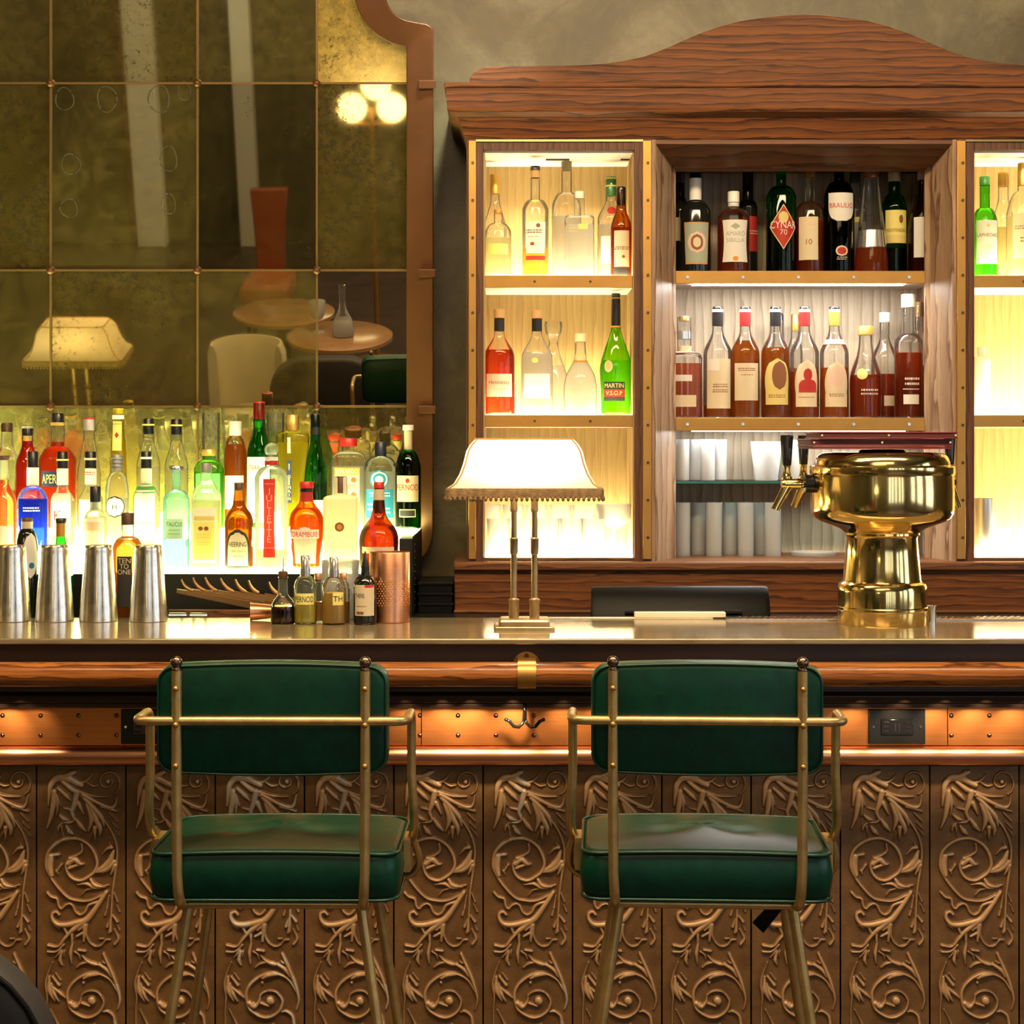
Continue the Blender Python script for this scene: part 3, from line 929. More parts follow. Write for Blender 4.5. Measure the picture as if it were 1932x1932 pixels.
g = t.n('BsdfGlossy', Roughness=0.02)
fr = t.n('Fresnel', IOR=1.5)
M['shelf_glass'] = t.done(t.mixs(fr.outputs[0], p.outputs[0], g.outputs[0]))
M['glass_edge'] = principled('teal_glass_edge', (0.01, 0.16, 0.15), 0.15)
GZ = Z(908, NY + 0.02)
gs = box('glass_shelf', M['shelf_glass'], cab, NX0 - 0.034, NX1 + 0.034, NY + 0.022, 5.118, GZ - 0.006, GZ, 0, 'clear glass shelf with teal edge')
box('glass_edge', M['glass_edge'], gs, NX0, NX1, NY + 0.018, NY + 0.0222, GZ - 0.006, GZ, 0)
# crown cornice with mitred returns
zt = Z(165, 4.70)
zbt = Z(262, CY)
zlip = Z(210, 4.70)
cp_ = [(0.0, zbt), (0.004, zbt + 0.010), (0.008, zbt + 0.03), (0.020, zbt + 0.055), (0.036, zlip - 0.004), (0.044, zlip), (0.048, zlip + 0.01), (0.050, zt - 0.012), (0.050, zt)]
xl, xr = X(878, CY), X(mirx(878), CY)
m_ = MB()
rsx = []
for e, z in cp_:
    rsx.append([(xl - e, 5.14, z), (xl - e, CY - e, z), (xr + e, CY - e, z), (xr + e, 5.14, z)])
m_.rings(rsx, True, True).build('cornice', M['oak'], cab, smooth=0.3, label='oak crown cornice')
box('top_board', M['oak'], cab, xl - 0.056, xr + 0.056, CY - 0.056, 5.14, zt, zt + 0.014, 0.004)
PY = CY - 0.02
ped = [(886, 155), (887, 147), (894, 137), (906, 129), (929, 125), (1062, 124), (1110, 122.5), (1142, 120), (1175, 115.5), (1211, 108), (1240, 98), (1269, 86), (1321, 63), (1360, 50), (1396, 40), (1453, 32), (1490, 29), (1517.5, 28)]
pts = [(X(a, PY), Z(b, PY)) for a, b in ped]
pts += [(X(mirx(a), PY), Z(b, PY)) for a, b in reversed(ped[:-1])]
pts[0] = (pts[0][0], zt + 0.014)
pts[-1] = (pts[-1][0], zt + 0.014)
MB().prism(pts, PY, PY + 0.03, 'y').build('pediment', M['oak'], cab, smooth=0.3, bevel=0.002, label='arched oak pediment board')

# ------------------------------------------------------------------ tilted antique mirror
TILT = math.radians(10.0)
HINGE = Vector((0, 5.13, 1.15))
ax_w = Vector((0, -math.sin(TILT), math.cos(TILT)))      # up the glass
ax_n = Vector((0, math.cos(TILT), math.sin(TILT)))       # into the wall


def mloc(px, py):
    """mirror-plane coordinates (u across, w up) of a measured point"""
    d = Vector(((px - 966) * K, 1.0, -(py - 830) * K))
    o = Vector((0, 0, EYE))
    tt = (HINGE - o).dot(ax_n) / d.dot(ax_n)
    q = o + d * tt - HINGE
    return (q.x, q.dot(ax_w))


def mirrored(px, py, Yt):
    """where the room is seen in the glass at a measured point, at distance Yt"""
    d = Vector(((px - 966) * K, 1.0, -(py - 830) * K))
    u, w = mloc(px, py)
    h = HINGE + Vector((u, 0, 0)) + ax_w * w
    r = d - ax_n * (2 * d.dot(ax_n))
    return h + r * ((Yt - h.y) / r.y)


def mirrored_z(px, py, z):
    """same, at a given height above the floor"""
    a, b = mirrored(px, py, 0.0), mirrored(px, py, 1.0)
    return a + (b - a) * ((z - a.z) / (b.z - a.z))


mir = empty('wall_mirror', HINGE, 'large tilted antique mirror of aged panes in a scalloped brown brass frame', 'mirror')
mir.rotation_euler = (TILT, 0, 0)
gx = [-420, -180, 96, 373, 598, 772]
gy = [-30, 157, 510, 767, 1010]
pane_kind = {
    (0, 0): 'clear', (0, 1): 'clear', (0, 2): 'spot', (0, 3): 'clear', (0, 4): 'gold',
    (1, 0): 'spot', (1, 1): 'spot', (1, 2): 'clear', (1, 3): 'dark', (1, 4): 'spot',
    (2, 0): 'clear', (2, 1): 'clear', (2, 2): 'spot', (2, 3): 'clear', (2, 4): 'clean',
    (3, 0): 'hazy', (3, 1): 'hazy', (3, 2): 'hazy', (3, 3): 'hazy', (3, 4): 'spot'}


def flat(name, mat, parent, poly, d0, d1, smooth=0.3, bevel=0.0):
    """polygon in mirror coordinates, thickness from d0 to d1 (negative = towards the room)"""
    m = MB()
    n = len(poly)
    m.add([(u, d0, w) for u, w in poly] + [(u, d1, w) for u, w in poly],
          [tuple(range(n)), tuple(reversed(range(n, 2 * n)))] + [(i, (i + 1) % n, (i + 1) % n + n, i + n) for i in range(n)])
    o = bpy.data.objects.new(name, None)
    me = bpy.data.meshes.new(name)
    me.from_pydata(m.v, [], m.f)
    bm = bmesh.new(); bm.from_mesh(me); bmesh.ops.recalc_face_normals(bm, faces=bm.faces); bm.to_mesh(me); bm.free()
    if smooth:
        me.shade_smooth(); me.set_sharp_from_angle(angle=smooth)
    me.materials.append(mat)
    o = bpy.data.objects.new(name, me)
    link(o, parent)
    if bevel:
        b = o.modifiers.new('bevel', 'BEVEL'); b.width, b.segments, b.limit_method = bevel, 2, 'ANGLE'
    return o


arc_in = [(780 + 110 * math.cos(a), -20 + 110 * math.sin(a)) for a in [math.radians(d) for d in range(96, 184, 8)]]
arc_out = [(782 + 56 * math.cos(a), -20 + 62 * math.sin(a)) for a in [math.radians(d) for d in range(100, 184, 8)]]
panes = {}
for r in range(4):
    for c_ in range(5):
        x0, x1, y0, y1 = gx[c_] + 1.5, gx[c_ + 1] - 1.5, gy[r] + 1.5, gy[r + 1] - 1.5
        if r == 0 and c_ == 4:
            pl = [(x0, y1), (x1, y1), (x1, 92)] + arc_in[1:] + [(x0, -28)]
        else:
            pl = [(x0, y1), (x1, y1), (x1, y0), (x0, y0)]
        panes[(r, c_)] = flat('mirror_pane', MIR[pane_kind[(r, c_)]], mir, [mloc(*q) for q in pl], 0.0, 0.004, 0)
for x in gx[1:-1]:
    a, b = mloc(x, -28), mloc(x, 1008)
    flat('glazing_bar', M['muntin'], mir, [(b[0] - 0.003, b[1]), (b[0] + 0.003, b[1]), (a[0] + 0.003, a[1]), (a[0] - 0.003, a[1])], -0.004, 0.002, 0)
for y in gy[1:-1]:
    w = mloc(400, y)[1]
    flat('glazing_bar', M['muntin'], mir, [(mloc(-418, y)[0], w - 0.003), (mloc(770, y)[0], w - 0.003), (mloc(770, y)[0], w + 0.003), (mloc(-418, y)[0], w + 0.003)], -0.0035, 0.002, 0)
for x in gx[1:-1]:
    for y in gy[1:-1]:
        u, w = mloc(x, y)
        o = MB().sphere((0, 0, 0), 0.011, 14).build('glazing_boss', M['brass_frame'], None, smooth=3)
        o.parent = mir
        o.location = (u, -0.008, w)
# frame: right stile with scalloped shoulder and rounded foot, top and bottom rails
outer = [(818, 60), (815, 52), (806, 47)] + arc_out + [(724, -80), (-430, -80), (-430, 1060)]
outer += [(760, 1060)] + [(770 + 48 * math.sin(a), 1000 + 50 * math.cos(a)) for a in [math.radians(d) for d in range(10, 91, 10)]][::1]
inner = [(768, 91)] + arc_in + [(668, -28), (-418, -28), (-418, 1008), (768, 1008)]
pl = [mloc(*q) for q in outer]
pin = [mloc(*q) for q in inner]
# build frame as quads between matched outlines
fr_o = [mloc(*q) for q in [(818, 1000), (818, 60), (815, 52), (806, 47)]]
fr_i = [mloc(*q) for q in [(768, 1000), (768, 100), (768, 95), (768, 91)]]
for (a, b) in zip(arc_out[::1], arc_in[::1]):
    fr_o.append(mloc(*a)); fr_i.append(mloc(*b))
fr_o += [mloc(720, -80), mloc(-430, -80), mloc(-430, 1060), mloc(765, 1060)]
fr_i += [mloc(668, -28), mloc(-418, -28), mloc(-418, 1008), mloc(760, 1008)]
for d in range(20, 90, 14):
    a = math.radians(d)
    fr_o.append(mloc(765 + 53 * math.sin(a), 1000 + 60 * math.cos(a)))
    fr_i.append(mloc(760 + 8 * math.sin(a), 1000 + 8 * math.cos(a)))
m_ = MB()
rings = []
for (a, b) in zip(fr_o, fr_i):
    rings.append([(a[0], -0.038, a[1]), (b[0], -0.030, b[1]), (b[0], 0.006, b[1]), (a[0], 0.006, a[1])])
rings.append(rings[0])
m_.rings(rings, False, False)
o = m_.build('mirror_frame', M['brass_frame'], None, smooth=0.5, bevel=0.003)
o.parent = mir
for y in (160, 513, 768):
    a = mloc(806, y)
    flat('frame_clip', M['brass_frame'], mir, [(a[0] - 0.022, a[1] - 0.011), (a[0] + 0.026, a[1] - 0.011), (a[0] + 0.026, a[1] + 0.011), (a[0] - 0.022, a[1] + 0.011)], -0.046, -0.0375, 0, 0.0015)
# ring-shaped marks in the silvering
M['ring'] = principled('dark_silvering_mark', (0.05, 0.045, 0.02), 0.6)
for (cx, cy, rx, ry) in ((202, 187, 19, 24), (300, 187, 21, 26), (122, 187, 18, 21), (348, 172, 12, 18), (134, 310, 18, 20), (130, 393, 17, 18), (318, 300, 17, 24), (318, 385, 14, 20)):
    mm_ = MB()
    nseg = 36
    uo, wo = mloc(cx, cy)
    sc_ = K * 5.0
    v, f = [], []
    for k in range(nseg):
        a = 2 * PI * k / nseg
        jit = 1 + 0.05 * math.sin(3 * a + cx)
        for q in (1.0, 0.90 + 0.04 * math.sin(2 * a + cy)):
            v.append((uo + rx * sc_ * q * jit * math.cos(a), -0.0006, wo + ry * sc_ * q * jit * math.sin(a)))
    for k in range(nseg):
        if (k * 7 + int(cx)) % 11 == 0:
            continue
        b = (k + 1) % nseg
        f.append((2 * k, 2 * k + 1, 2 * b + 1, 2 * b))
    me = bpy.data.meshes.new('ring_mark'); me.from_pydata(v, [], f); me.materials.append(M['ring'])
    link(bpy.data.objects.new('ring_mark', me), panes[(1, 2)])

# ------------------------------------------------------------------ bottles
_texts = {}


def text_mesh(s):
    if s not in _texts:
        cu = bpy.data.curves.new('lettering', 'FONT')
        cu.body = s
        cu.size = 1.0
        cu.resolution_u = 3
        cu.align_x = 'CENTER'
        ob = bpy.data.objects.new('lettering', cu)
        me = bpy.data.meshes.new_from_object(ob)
        co = np.zeros(len(me.vertices) * 3)
        me.vertices.foreach_get('co', co)
        co = co.reshape(-1, 3)
        fs = [tuple(p.vertices) for p in me.polygons]
        y0, y1 = co[:, 1].min(), co[:, 1].max()
        co[:, 1] -= (y0 + y1) / 2
        co[:, 0] -= (co[:, 0].min() + co[:, 0].max()) / 2
        co /= max(1e-6, (y1 - y0))
        _texts[s] = (co[:, :2].copy(), fs, float(co[:, 0].max() * 2))
        bpy.data.objects.remove(ob); bpy.data.curves.remove(cu); bpy.data.meshes.remove(me)
    return _texts[s]


def polish(me, mat, smooth=0.7):
    bm = bmesh.new(); bm.from_mesh(me); bmesh.ops.recalc_face_normals(bm, faces=bm.faces); bm.to_mesh(me); bm.free()
    me.shade_smooth(); me.set_sharp_from_angle(angle=smooth)
    me.materials.append(mat)


class Bottle:
    def __init__(self, label, cx, Y, base, top, w, shoulder=None, neck=None, nw=20, style='round', prof=None, glass=None,
                 liq=None, level=None, n=2.0, d=1.0, taper=1.0, cap=None, name='liquor_bottle', cat='bottle', group=None, rz=0.0, seg=32, closed=True, wall=0.0018):
        self.s = K * Y
        self.Y, self.base, self.n, self.d = Y, base, n, d
        self.x = X(cx, Y)
        zz = lambda py: Z(py, Y) - base
        self.zz = zz
        self.H = zz(top)
        R = w / 2 * self.s
        if prof is None:
            rn = nw / 2 * self.s
            zn, zs = zz(neck), zz(shoulder)
            P = [(R * taper * 0.90, 0.0), (R * taper * 0.985, 0.003), (R * taper, 0.008), (R, zs)]
            for k in range(1, 9):
                f = k / 8
                if style == 'round':
                    r = rn + (R - rn) * (math.sqrt(max(0, 1 - f * f)) * 0.8 + 0.2 * (1 - f) ** 2)
                elif style == 'slope':
                    q = f * f * (3 - 2 * f)
                    r = R + (rn - R) * q
                elif style == 'square':
                    r = rn + (R - rn) * math.sqrt(max(0, 1 - f ** 4)) if f < 1 else rn
                else:
                    r = R + (rn - R) * f
                P.append((r, zs + (zn - zs) * f))
            P.append((rn, self.H - 0.004))
            P.append((rn * 0.92, self.H - 0.001))
        else:
            pts = [(hw * self.s, zz(py)) for py, hw in prof]
            pts = [(r, z) for r, z in pts if z > 0.009]
            pts.sort(key=lambda q: q[1])
            r0 = pts[0][0] * taper
            P = [(r0 * 0.9, 0.0), (r0 * 0.985, 0.003), (r0, 0.008)]
            cr = catmull([np.array(q) for q in pts], 5) if len(pts) > 2 else pts
            for q in cr:
                if q[1] > P[-1][1] + 1e-5:
                    P.append((max(0.001, float(q[0])), float(q[1])))
        self.P = P
        m = MB()
        m.lathe(P, (0, 0, 0), seg, n, d, cap1=closed)
        if not closed:
            inner = [(max(0.001, r - wall), z) for r, z in P if z > 0.008]
            m.lathe(inner, (0, 0, 0), seg, n, d, cap0=True, cap1=False)
        me = bpy.data.meshes.new(name)
        me.from_pydata(m.v, [], m.f)
        polish(me, glass if glass else thin_glass())
        o = bpy.data.objects.new(name, me)
        o.location = (self.x, Y, base)
        o.rotation_euler = (0, 0, rz)
        link(o)
        tag(o, label, cat, group)
        self.o = o
        self.k = 0
        if liq:
            zl = zz(level)
            L = [(r * 0.93, z) for r, z in P if 0.004 < z < zl]
            L.append((self.r(zl) * 0.93, zl))
            L[0] = (L[0][0], 0.004)
            m = MB().lathe(L, (0, 0, 0), seg, n, d)
            me = bpy.data.meshes.new('liquor'); me.from_pydata(m.v, [], m.f)
            polish(me, liq)
            link(bpy.data.objects.new('liquor', me), o)
        if cap:
            self.cap(*cap)

    def r(self, z):
        return float(np.interp(z, [q[1] for q in self.P], [q[0] for q in self.P]))

    def cap(self, mat, bot, w, top=None, nm='cap', bev=0.12):
        z0 = self.zz(bot)
        z1 = self.H + 0.0006 if top is None else self.zz(top)
        r = w / 2 * self.s
        b = min(0.0012, r * bev)
        m = MB().lathe([(r, z0), (r, z1 - b), (r - b, z1)], (0, 0, 0), 24)
        me = bpy.data.meshes.new(nm); me.from_pydata(m.v, [], m.f)
        polish(me, mat, 0.8)
        self.c = link(bpy.data.objects.new(nm, me), self.o)
        return self

    def ring(self, mat, y0, y1, extra=0.6, nm='neck_band', lab=None):
        """sleeve following the outline between two heights"""
        z1, z0 = self.zz(y0), self.zz(y1)
        zs = np.linspace(z0, z1, 6)
        e = extra * 0.001
        prof = [(self.r(z) + e, float(z)) for z in zs]
        m = MB().lathe(prof, (0, 0, 0), 28, self.n, self.d, cap0=False, cap1=False)
        me = bpy.data.meshes.new(nm); me.from_pydata(m.v, [], m.f)
        polish(me, mat)
        o = link(bpy.data.objects.new(nm, me), self.o)
        if lab:
            o['label'] = lab
        return self

    def pt(self, s, z, off):
        r = self.r(z)
        if self.n > 2.5:
            a = math.atan2(s, max(1e-4, r * self.d))
            sn, co = math.sin(a), math.cos(a)
            # superellipse of half sizes r and r*d
            q = (abs(sn) ** self.n + (abs(co) / self.d) ** self.n) ** (-1.0 / self.n)
            rr = r * q + off
            return (rr * sn, -rr * co, z)
        a = s / max(r, 1e-4)
        return ((r + off) * math.sin(a), -(r * self.d + off) * math.cos(a), z)

    def label(self, mat, y0, y1, hw, shape='rect', s0=0.0, nm='label', parent=None):
        """patch of paper hugging the glass; hw and s0 in measured pixels along the surface"""
        self.k += 1
        off = 0.0005 + 0.00035 * self.k
        z1, z0 = self.zz(y0), self.zz(y1)
        nz, na = 10, 14
        v, f = [], []
        for i in range(nz + 1):
            tt = i / nz
            z = z0 + (z1 - z0) * tt
            q = 1.0
            e = 2 * tt - 1
            if shape == 'oval':
                q = math.sqrt(max(0.0, 1 - e * e)) + 0.02
            elif shape == 'diamond':
                q = max(0.02, 1 - abs(e))
            elif shape == 'shield':
                q = 1.0 if tt > 0.5 else 0.35 + 0.65 * math.sqrt(max(0, 1 - (1 - tt * 2) ** 2))
            elif shape == 'arch':
                q = 1.0 if tt < 0.5 else math.sqrt(max(0.0, 1 - ((tt - 0.5) / 0.5) ** 2)) * 0.85 + 0.15
            elif shape == 'waist':
                q = 1.0 - 0.13 * math.sin(PI * tt)
            elif shape == 'taper':
                q = 0.85 + 0.15 * tt
            for j in range(na + 1):
                v.append(self.pt((s0 + hw * q * (2 * j / na - 1)) * self.s, z, off))
        for i in range(nz):
            for j in range(na):
                a = i * (na + 1) + j
                f.append((a, a + 1, a + na + 2, a + na + 1))
        me = bpy.data.meshes.new(nm); me.from_pydata(v, [], f)
        me.shade_smooth(); me.materials.append(mat)
        self.last = link(bpy.data.objects.new(nm, me), parent or self.o)
        return self

    def text(self, s, yc, h, color, s0=0.0, wmax=None, vertical=False, parent=None):
        co, fs, wd = text_mesh(s)
        hh = h * self.s
        sx = hh
        if wmax and wd * hh > wmax * self.s:
            sx = wmax * self.s / wd
        off = 0.0008 + 0.00035 * (self.k + 1)
        zc = self.zz(yc)
        v = []
        for a, b in co:
            if vertical:
                v.append(self.pt(s0 * self.s + b * hh, zc - a * sx, off))
            else:
                v.append(self.pt(s0 * self.s + a * sx, zc + b * hh, off))
        me = bpy.data.meshes.new('lettering'); me.from_pydata(v, [], fs)
        me.materials.append(color)
        link(bpy.data.objects.new('lettering', me), parent or getattr(self, 'last', self.o))
        return self

    def fine(self, yc, h, color, s0=0.0, wmax=20, vertical=False):
        """a line or two of print too small to read, as short dashes"""
        rnd = random.Random(int(yc * 7 + h))
        off = 0.0008 + 0.00035 * (self.k + 1)
        v, f = [], []
        rows = 2 if h > 5.5 else 1
        wmax = min(wmax, 40)
        for r in range(rows):
            y = yc + (r - (rows - 1) / 2) * h * 0.6
            x = -wmax / 2 + rnd.uniform(0, 2)
            while x < wmax / 2 - 1:
                e = min(wmax / 2, x + rnd.uniform(1.5, 4.5))
                q = [(x, y - h * 0.13), (e, y - h * 0.13), (e, y + h * 0.13), (x, y + h * 0.13)]
                b_ = len(v)
                v += [self.pt((s0 + a) * self.s, self.zz(c), off) for a, c in q]
                f.append((b_, b_ + 1, b_ + 2, b_ + 3))
                x = e + rnd.uniform(0.8, 1.6)
        me = bpy.data.meshes.new('small_print'); me.from_pydata(v, [], f); me.materials.append(color)
        link(bpy.data.objects.new('small_print', me), getattr(self, 'last', self.o))
        return self

    def stack(self, word, y0, y1, h, color, s0=0.0):
        n_ = len(word)
        for i, ch in enumerate(word):
            if ch != ' ':
                self.text(ch, y0 + (y1 - y0) * (i + 0.5) / n_, h, color, s0)
        return self


B = Bottle
CLR = thin_glass()
GRN = thin_glass((0.10, 0.48, 0.12), 0.35)
BGRN = thin_glass((0.42, 0.80, 0.06), 0.45)
DGRN = thin_glass((0.03, 0.16, 0.05), 0.3)
AMB = thin_glass((0.72, 0.36, 0.06), 0.4)
AMB2 = thin_glass((0.50, 0.27, 0.06), 0.3)
AMB3 = thin_glass((0.30, 0.13, 0.03), 0.25)
DARK = principled('near_black_bottle_glass', (0.008, 0.009, 0.007), 0.08)
TEAL = thin_glass((0.66, 0.93, 0.93), 0.5)
YEL = thin_glass((1.0, 0.95, 0.40), 0.6)
BLK = plastic((0.012, 0.012, 0.014), 0.3)
WHT = plastic((0.80, 0.78, 0.72), 0.4)
RED = plastic((0.55, 0.02, 0.02), 0.35)
GLD = plastic((0.75, 0.48, 0.12), 0.3, 0.6)
CORK = plastic((0.50, 0.30, 0.12), 0.6)
SIL = plastic((0.75, 0.75, 0.75), 0.2, 0.9)
NAVY = plastic((0.02, 0.03, 0.08), 0.35)
BRN = plastic((0.10, 0.045, 0.02), 0.5)
DRED = plastic((0.28, 0.02, 0.015), 0.45)
ORG = plastic((0.85, 0.36, 0.06), 0.4)
PW_ = paper((0.90, 0.88, 0.80))
PC = paper((0.82, 0.70, 0.46))
PG = paper((0.80, 0.66, 0.22))
PY_ = paper((0.92, 0.82, 0.25))
PK = paper((0.03, 0.03, 0.03))
PR = paper((0.50, 0.03, 0.02))
PN = paper((0.02, 0.03, 0.12))
PB = paper((0.02, 0.22, 0.42))
PGN = paper((0.10, 0.42, 0.10))
PGY = paper((0.42, 0.47, 0.36))
PPK = paper((0.85, 0.62, 0.48))
POR = paper((0.75, 0.33, 0.06))
PBR = paper((0.28, 0.11, 0.04))
RUM = liquid((0.85, 0.28, 0.05))
WHISKY = liquid((0.80, 0.30, 0.05))
DKRUM = liquid((0.62, 0.12, 0.03))
GOLD_L = liquid((0.98, 0.72, 0.18))
PALE = liquid((1.0, 0.97, 0.66), 0.8)
WATER = liquid((1.0, 0.99, 0.94), 0.85)
ORA = liquid((0.95, 0.13, 0.015), 0.45)
CRIM = liquid((0.75, 0.03, 0.02), 0.45)
BLUE = liquid((0.01, 0.06, 0.75), 0.5)
TEALL = liquid((0.35, 0.62, 0.55), 0.3)
COGN = liquid((0.62, 0.08, 0.02), 0.3)
PINKL = liquid((0.95, 0.30, 0.12), 0.3)

T1Y, T2Y, T3Y, LGY = 4.705, 4.850, 4.985, 4.575
T1, T2, T3, LG = 1.158, 1.205, 1.250, 1.037

G3 = 'bottles on the top step under the mirror'
G2 = 'bottles on the middle step under the mirror'
G1 = 'bottles on the front step under the mirror'
G0 = 'bottles down on the ledge behind the shakers'

# --- top step, left to right
b = B('clear bottle with a dark cap at the far end of the top step', 13, T3Y, T3, 798, 46, 872, 838, 22, 'slope', glass=CLR, liq=PINKL, level=925, cap=(BRN, 815, 20), group=G3)
b = B('crimson liqueur bottle with black cap, just past the blue bottle on the top step', 52, T3Y, T3, 806, 46, 880, 836, 21, 'slope', glass=CLR, liq=CRIM, level=832, cap=(BLK, 822, 21), group=G3)
b.ring(WHT, 805, 808, 0.9)
b = B('big round orange aperitif bottle with navy and yellow label', 109, T3Y, T3, 780, 68, 866, 842, 25, 'round', glass=CLR, liq=ORA, level=834, cap=(BLK, 801, 21), group=G3)
b.ring(GLD, 797, 803, 1.2).label(PN, 888, 917, 26).text('APEROL', 903, 17, PY_, wmax=46)
b = B('pale liqueur bottle with long tapering neck and white red-topped cap', 168, T3Y, T3, 788, 44, 905, 816, 21, 'slope', glass=CLR, liq=PALE, level=862, cap=(WHT, 812, 20), group=G3)
b.cap(RED, 791, 20.6, None, 'cap_top')
b = B('very tall slender yellow cone bottle with red lettering', 223, T3Y, T3, 771, 36, prof=[(1000, 18), (930, 17.5), (850, 14), (810, 11.5), (772, 10)], glass=YEL, liq=liquid((1.0, 0.85, 0.05), 0.5), level=795, cap=(plastic((0.9, 0.75, 0.1)), 781, 20), group=G3)
b.ring(WHT, 783, 791, 0.8).label(PY_, 795, 850, 9).fine(800, 5, RED, wmax=17).label(PR, 815, 827, 4, 'diamond')
b = B('clear syrup bottle with yellow-striped black cap, behind the pale white-labelled one', 280, T3Y, T3, 790, 44, 880, 828, 21, 'slope', glass=CLR, liq=PALE, level=880, cap=(BLK, 819, 19), group=G3)
b.ring(PY_, 800, 803, 1.3)
b = B('clear bottle with yellow-striped black cap standing behind the pale turquoise bottle', 333, T3Y, T3, 791, 44, 882, 830, 21, 'slope', glass=CLR, liq=PALE, level=884, cap=(BLK, 820, 19), group=G3)
b.ring(PY_, 801, 804, 1.3)
b = B('bottle with a broad green label behind the gold-banded one', 394, T3Y - 0.025, T3, 848, 56, 885, 868, 24, 'round', glass=thin_glass((0.55, 0.9, 0.35), 0.5), liq=liquid((0.5, 0.9, 0.3), 0.4), level=890, cap=(GLD, 860, 26), d=0.6, group=G3)
b.label(PGN, 893, 942, 26).fine(918, 26, PW_)
b = B('amber bottle with a white cap and square white label', 444, T3Y, T3, 795, 43, 860, 824, 21, 'round', glass=CLR, liq=RUM, level=838, cap=(WHT, 822, 24), group=G3)
b.label(PW_, 897, 960, 20)
b = B('green bottle with bright red cap and white label', 489, T3Y - 0.02, T3, 758, 46, 862, 800, 22, 'slope', glass=GRN, liq=liquid((0.25, 0.75, 0.15), 0.4), level=815, cap=(RED, 791, 22), group=G3)
b.label(PW_, 862, 985, 25).text('STRAA', 882, 9, RED, -8, 26)
b = B('fluted yellow bottle with gold cap and slim dark upright label', 552, T3Y - 0.02, T3, 783, 62, prof=[(1000, 21), (930, 22), (880, 26), (835, 31), (822, 31), (816, 26), (812, 13), (784, 12)], glass=YEL, liq=liquid((1.0, 0.94, 0.35), 0.8), level=835, cap=(GLD, 812, 24), group=G3, n=3.0, d=0.7)
b.label(PN, 868, 948, 4.5, 'rect', -4).stack('ST GERMAIN', 874, 944, 5.5, PY_, -4).label(PGY, 825, 855, 3, 'rect', -4)
b = B('slim dark green wine-style bottle with a black capsule', 595, T3Y, T3, 781, 47, 900, 825, 18, 'slope', glass=GRN, liq=liquid((0.02, 0.10, 0.03), 0.15), level=912, cap=(BLK, 806, 18), group=G3)
b.ring(BLK, 806, 820, 0.5).label(PC, 943, 995, 22)
b = B('clear square-shouldered bottle with a wide red cap and cream label', 657, T3Y, T3, 827, 63, 872, 852, 22, 'square', glass=CLR, liq=WATER, level=880, cap=(RED, 842, 34), n=5.0, d=0.8, group=G3)
b.label(PC, 882, 946, 24).label(POR, 882, 895, 24).text('LUXARDO', 888.5, 8, PW_, 0, 40).label(PC, 897, 944, 22).text('AMARETTO', 918, 7, BRN, 0, 38).label(PBR, 900, 910, 5, 'oval', 12).label(PBR, 928, 938, 5, 'oval', 12)
b = B('clear gin-style bottle with navy cap, round blue badge and blue label', 718, T3Y, T3, 834, 62, 882, 860, 22, 'round', glass=CLR, liq=WATER, level=890, cap=(NAVY, 861, 21), group=G3)
b.label(PB, 886, 922, 18, 'oval').label(PW_, 889, 919, 15, 'oval').label(PB, 892, 916, 12, 'oval').label(PW_, 897, 911, 7, 'oval')
b.label(PB, 922, 976, 28).fine(932, 9, PW_, 0, 46).fine(955, 16, PW_, -14).fine(962, 12, PW_, 10)
b = B('dark green anise bottle with white cap and cream label, ending the top step', 770, T3Y, T3, 802, 49, 880, 848, 15, 'round', glass=DGRN, liq=liquid((0.05, 0.28, 0.06), 0.2), level=865, cap=(WHT, 812, 21), group=G3)
b.ring(PC, 812, 848, 0.6, 'foil', 'silver-beige neck foil').label(PC, 897, 946, 23).text('PERNOD', 919, 11, RED, 0, 44).label(PR, 902, 911, 3.5, 'oval').label(PC, 960, 975, 16).label(PK, 962, 973, 14)
for px, lab in ((398, 'tall clear empty glass behind the gold-banded bottle'), (520, 'tall clear empty glass between the red-capped and the fluted bottles')):
    B(lab, px, T3Y + 0.036, T3, 778, 34, prof=[(1000, 14.5), (900, 16), (800, 17), (779, 17)], glass=CLR, closed=False, name='tall_glass', cat='glass', group='tall glasses on the top step')

# --- middle step
b = B('bright blue curacao bottle with black cap and white neck wrap', 62, T2Y, T2, 852, 57, 941, 918, 22, 'round', glass=CLR, liq=BLUE, level=941, cap=(BLK, 882, 19), group=G2)
b.ring(PW_, 882, 916, 0.5, 'neck_label').fine(960, 9, PW_, 4, 32).label(PPK, 900, 906, 3, 'oval')
b = B('white-labelled liqueur bottle with yellow-striped black cap in front of the orange one', 118, T2Y, T2, 852, 45, 944, 918, 21, 'slope', glass=CLR, liq=PALE, level=945, cap=(BLK, 883, 19), group=G2)
b.ring(PY_, 866, 869, 1.2).ring(PW_, 884, 915, 0.5, 'neck_label').label(PW_, 930, 1010, 21).text('K', 972, 18, PR, -3).fine(980, 6, PR, 4, 22)
b = B('pinkish white bottle with banded black cap, behind the smaller clear black-capped one', 171, T2Y, T2, 852, 46, 945, 916, 21, 'slope', glass=CLR, liq=PALE, level=930, cap=(BLK, 883, 20), group=G2)
b.ring(PPK, 864, 868, 1.2).ring(PW_, 884, 914, 0.5, 'neck_label').label(PW_, 942, 1030, 21).fine(893, 7, PR)
b = B('clear bottle with ribbed grey cap and round black emblem', 221, T2Y, T2, 858, 44, 925, 892, 22, 'round', glass=CLR, liq=WATER, level=940, cap=(plastic((0.45, 0.45, 0.42), 0.4), 888, 19), group=G2)
for k in range(3):
    b.ring(SIL, 864 + 7 * k, 866 + 7 * k, 1.0, 'cap_rib')
b.label(PK, 935, 976, 19, 'oval').label(PW_, 937.5, 973.5, 17, 'oval').text('H', 956, 9, PK)
